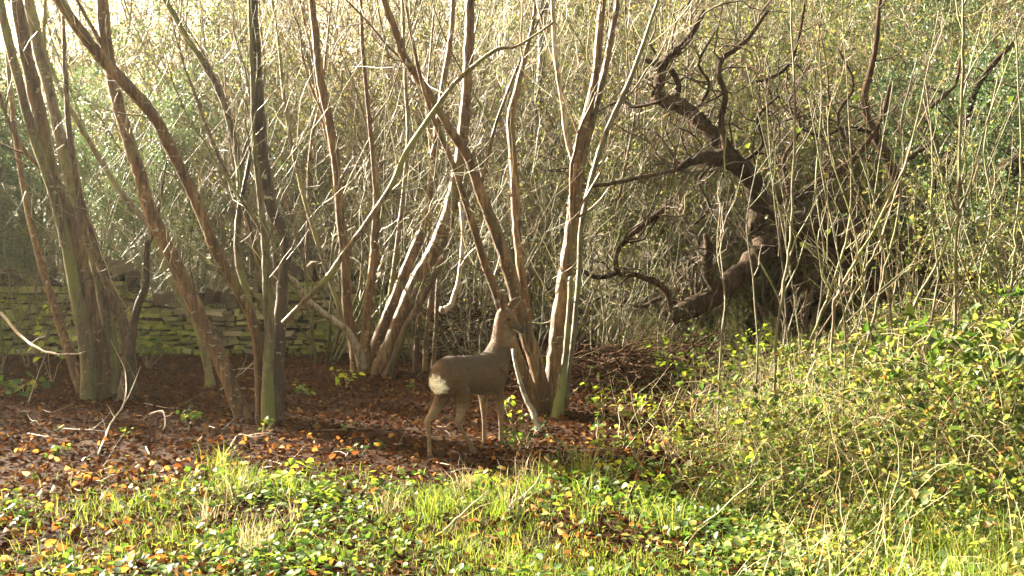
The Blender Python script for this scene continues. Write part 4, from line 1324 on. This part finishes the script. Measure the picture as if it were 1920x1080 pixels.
paint(sstep(0.58, 0.70, co[:, 2]) * (co[:, 2] < 0.74) * 0.75, (0.06, 0.036, 0.021))                       # darker saddle
paint(sstep(0.42, 0.30, co[:, 2]) * 0.7, (0.24, 0.165, 0.10))                                             # tan legs
paint(sstep(0.44, 0.40, co[:, 2]) * (np.abs(co[:, 1]) < 0.07) * (co[:, 0] > 0.05) * (co[:, 0] < 0.5) * 0.7, (0.32, 0.25, 0.17))  # belly
rr = np.sqrt(((co[:, 0] + 0.165) / 0.085) ** 2 + ((co[:, 1] - 0.035) / 0.13) ** 2 + ((co[:, 2] - 0.525 + 0.35 * np.abs(co[:, 1])) / 0.085) ** 2) + 0.20 * lump(co[:, 1] * 70, co[:, 2] * 60, 1.0)
paint(sstep(1.12, 0.80, rr), (0.88, 0.85, 0.78))                                                          # white rump
h = co - H0
fa, fu, fs = h @ hf, h @ hu, h @ hs
head = (fa > -0.06) & (np.abs(fs) < 0.075) & (np.abs(fu) < 0.075) & (co[:, 2] > 0.76)
paint(head * sstep(0.09, 0.14, fa) * 0.7, (0.05, 0.034, 0.026))                                         # dark muzzle
paint(head * sstep(0.165, 0.182, fa) * sstep(-0.042, -0.032, fu), (0.012, 0.010, 0.010))                  # black nose
paint(head * sstep(0.11, 0.15, fa) * sstep(-0.030, -0.042, fu), (0.62, 0.55, 0.46))                       # white chin
paint(((co[:, 2] > 0.74) & (co[:, 2] < 0.9)) * sstep(0.2, 0.8, no @ hf) * 0.35, (0.30, 0.23, 0.16))        # paler throat
paint((fu > 0.055) * (co[:, 2] > 0.9) * sstep(0.35, 0.8, no @ hf) * 0.55, (0.30, 0.22, 0.16))              # inside of the ears, painted lighter as if light shone through
ca = bm_.color_attributes.new('coat', 'FLOAT_COLOR', 'POINT')
ca.data.foreach_set('color', np.concatenate([coat, np.ones((nv, 1))], 1).astype(np.float32).ravel())
M_fur, nt, bs, _ = newmat('deer_coat')
at_ = nt.nodes.new('ShaderNodeAttribute')
at_.attribute_name = 'coat'
f = ramp(nt, noise(nt, 34, 6, 0.75, (0.6, 0.6, 1.2)), [(0.3, (0.55, 0.55, 0.55)), (0.7, (1.45, 1.42, 1.38))])
mx = nt.nodes.new('ShaderNodeMix')
mx.data_type = 'RGBA'
mx.blend_type = 'MULTIPLY'
mx.inputs[0].default_value = 1
nt.links.new(at_.outputs['Color'], mx.inputs[6])
nt.links.new(f, mx.inputs[7])
nt.links.new(mx.outputs[2], bs.inputs['Base Color'])
bs.inputs['Roughness'].default_value = 0.8
bs.inputs['Sheen Weight'].default_value = 0.12
bs.inputs['Sheen Roughness'].default_value = 0.4
bump(nt, bs, noise(nt, 160, 3, 0.7, (0.5, 0.5, 1)), 0.5, 0.006)
bm_.materials.clear()
bm_.materials.append(M_fur)
body = bpy.data.objects.new('body', bm_)
COL.objects.link(body)
body.parent = deer
# short fur lying back over the body
k = rng.integers(0, nv, 34000)
fl = np.array([[-1.0, 0, -0.45]]) - 0.0 * co[k]
legs = co[k][:, 2] < 0.40
fl[legs] = [-0.15, 0, -1.0]
neckm = (co[k][:, 0] > 0.58) & (co[k][:, 2] > 0.68)
fl[neckm] = [-0.3, 0.1, -1.0]
headm = head[k]
fl[headm] = -hf
nn = no[k]
fl = unit(fl - nn * np.sum(fl * nn, 1, keepdims=True))
fd = unit(fl + nn * rng.uniform(0.15, 0.5, (len(k), 1)) + rng.normal(0, 0.12, (len(k), 3)))
fL = np.where(headm, 0.009, np.where(legs, 0.011, 0.022)) * rng.uniform(0.6, 1.2, len(k))
fm2 = MB()
fm2.kites(co[k] - nn * 0.002, fd, nn + rng.normal(0, 0.3, nn.shape), fL, 0.0028, 0.0)
fur = fm2.build('fur', M_fur, deer)
fc = np.repeat(coat[k] * rng.uniform(0.55, 1.7, (len(k), 1)), 4, 0)
ca = fur.data.color_attributes.new('coat', 'FLOAT_COLOR', 'POINT')
ca.data.foreach_set('color', np.concatenate([fc, np.ones((len(fc), 1))], 1).astype(np.float32).ravel())
M_eye, nt, bs, _ = newmat('dark_eye')
bs.inputs['Base Color'].default_value = (0.012, 0.008, 0.006, 1)
bs.inputs['Roughness'].default_value = 0.08
M_hoof, nt, bs, _ = newmat('hoof_horn')
nt.links.new(ramp(nt, noise(nt, 60), [(0.3, (0.015, 0.012, 0.010)), (0.7, (0.04, 0.03, 0.025))]), bs.inputs['Base Color'])
bs.inputs['Roughness'].default_value = 0.4
for sgn in (-1, 1):
    e = MB()
    c0 = H0 + hf * 0.068 + hu * 0.012 + hs * sgn * 0.0475
    ell_tube(e, [(c0 + hf * 0.013 * math.sin(t), hs * 0.011 * max(math.cos(t), 0.05), hu * 0.0135 * max(math.cos(t), 0.05)) for t in np.linspace(-1.5, 1.5, 9)], 12)
    e.build('eye', M_eye, deer)
for hx, hy in ((-0.108, 0.08), (0.192, -0.08), (0.552, 0.06), (0.597, -0.056)):
    e = MB()
    for s2 in (-1, 1):
        ell_tube(e, [((hx - 0.012, hy + s2 * 0.008, 0.040), (0, 0.008, 0), (0.014, 0, 0)), ((hx, hy + s2 * 0.009, 0.02), (0, 0.010, 0), (0.022, 0, 0)), ((hx + 0.006, hy + s2 * 0.009, -0.004), (0, 0.010, 0), (0.026, 0, 0))], 10)
    e.build('hoof', M_hoof, deer)

# ------------------------------------------------------------------ haze volume added to imitate the pale glare towards the sun
hz = MB()
v = np.array([[x, y, z] for x in (-60, 60) for y in (-3, 100) for z in (-1.5, 36)], float)
hz.add(v, [[0, 1, 3, 2], [4, 6, 7, 5], [0, 4, 5, 1], [2, 3, 7, 6], [0, 2, 6, 4], [1, 5, 7, 3]])
M_haze = bpy.data.materials.new('glare_haze')
M_haze.use_nodes = True
nt = M_haze.node_tree
nt.nodes.remove(nt.nodes['Principled BSDF'])
pv = nt.nodes.new('ShaderNodeVolumePrincipled')
pv.inputs['Color'].default_value = (1, 0.96, 0.90, 1)
pv.inputs['Density'].default_value = 0.00045
pv.inputs['Anisotropy'].default_value = 0.6
nt.links.new(pv.outputs[0], nt.nodes['Material Output'].inputs['Volume'])
tag(hz.build('haze', M_haze, smooth=False), kind='stuff')
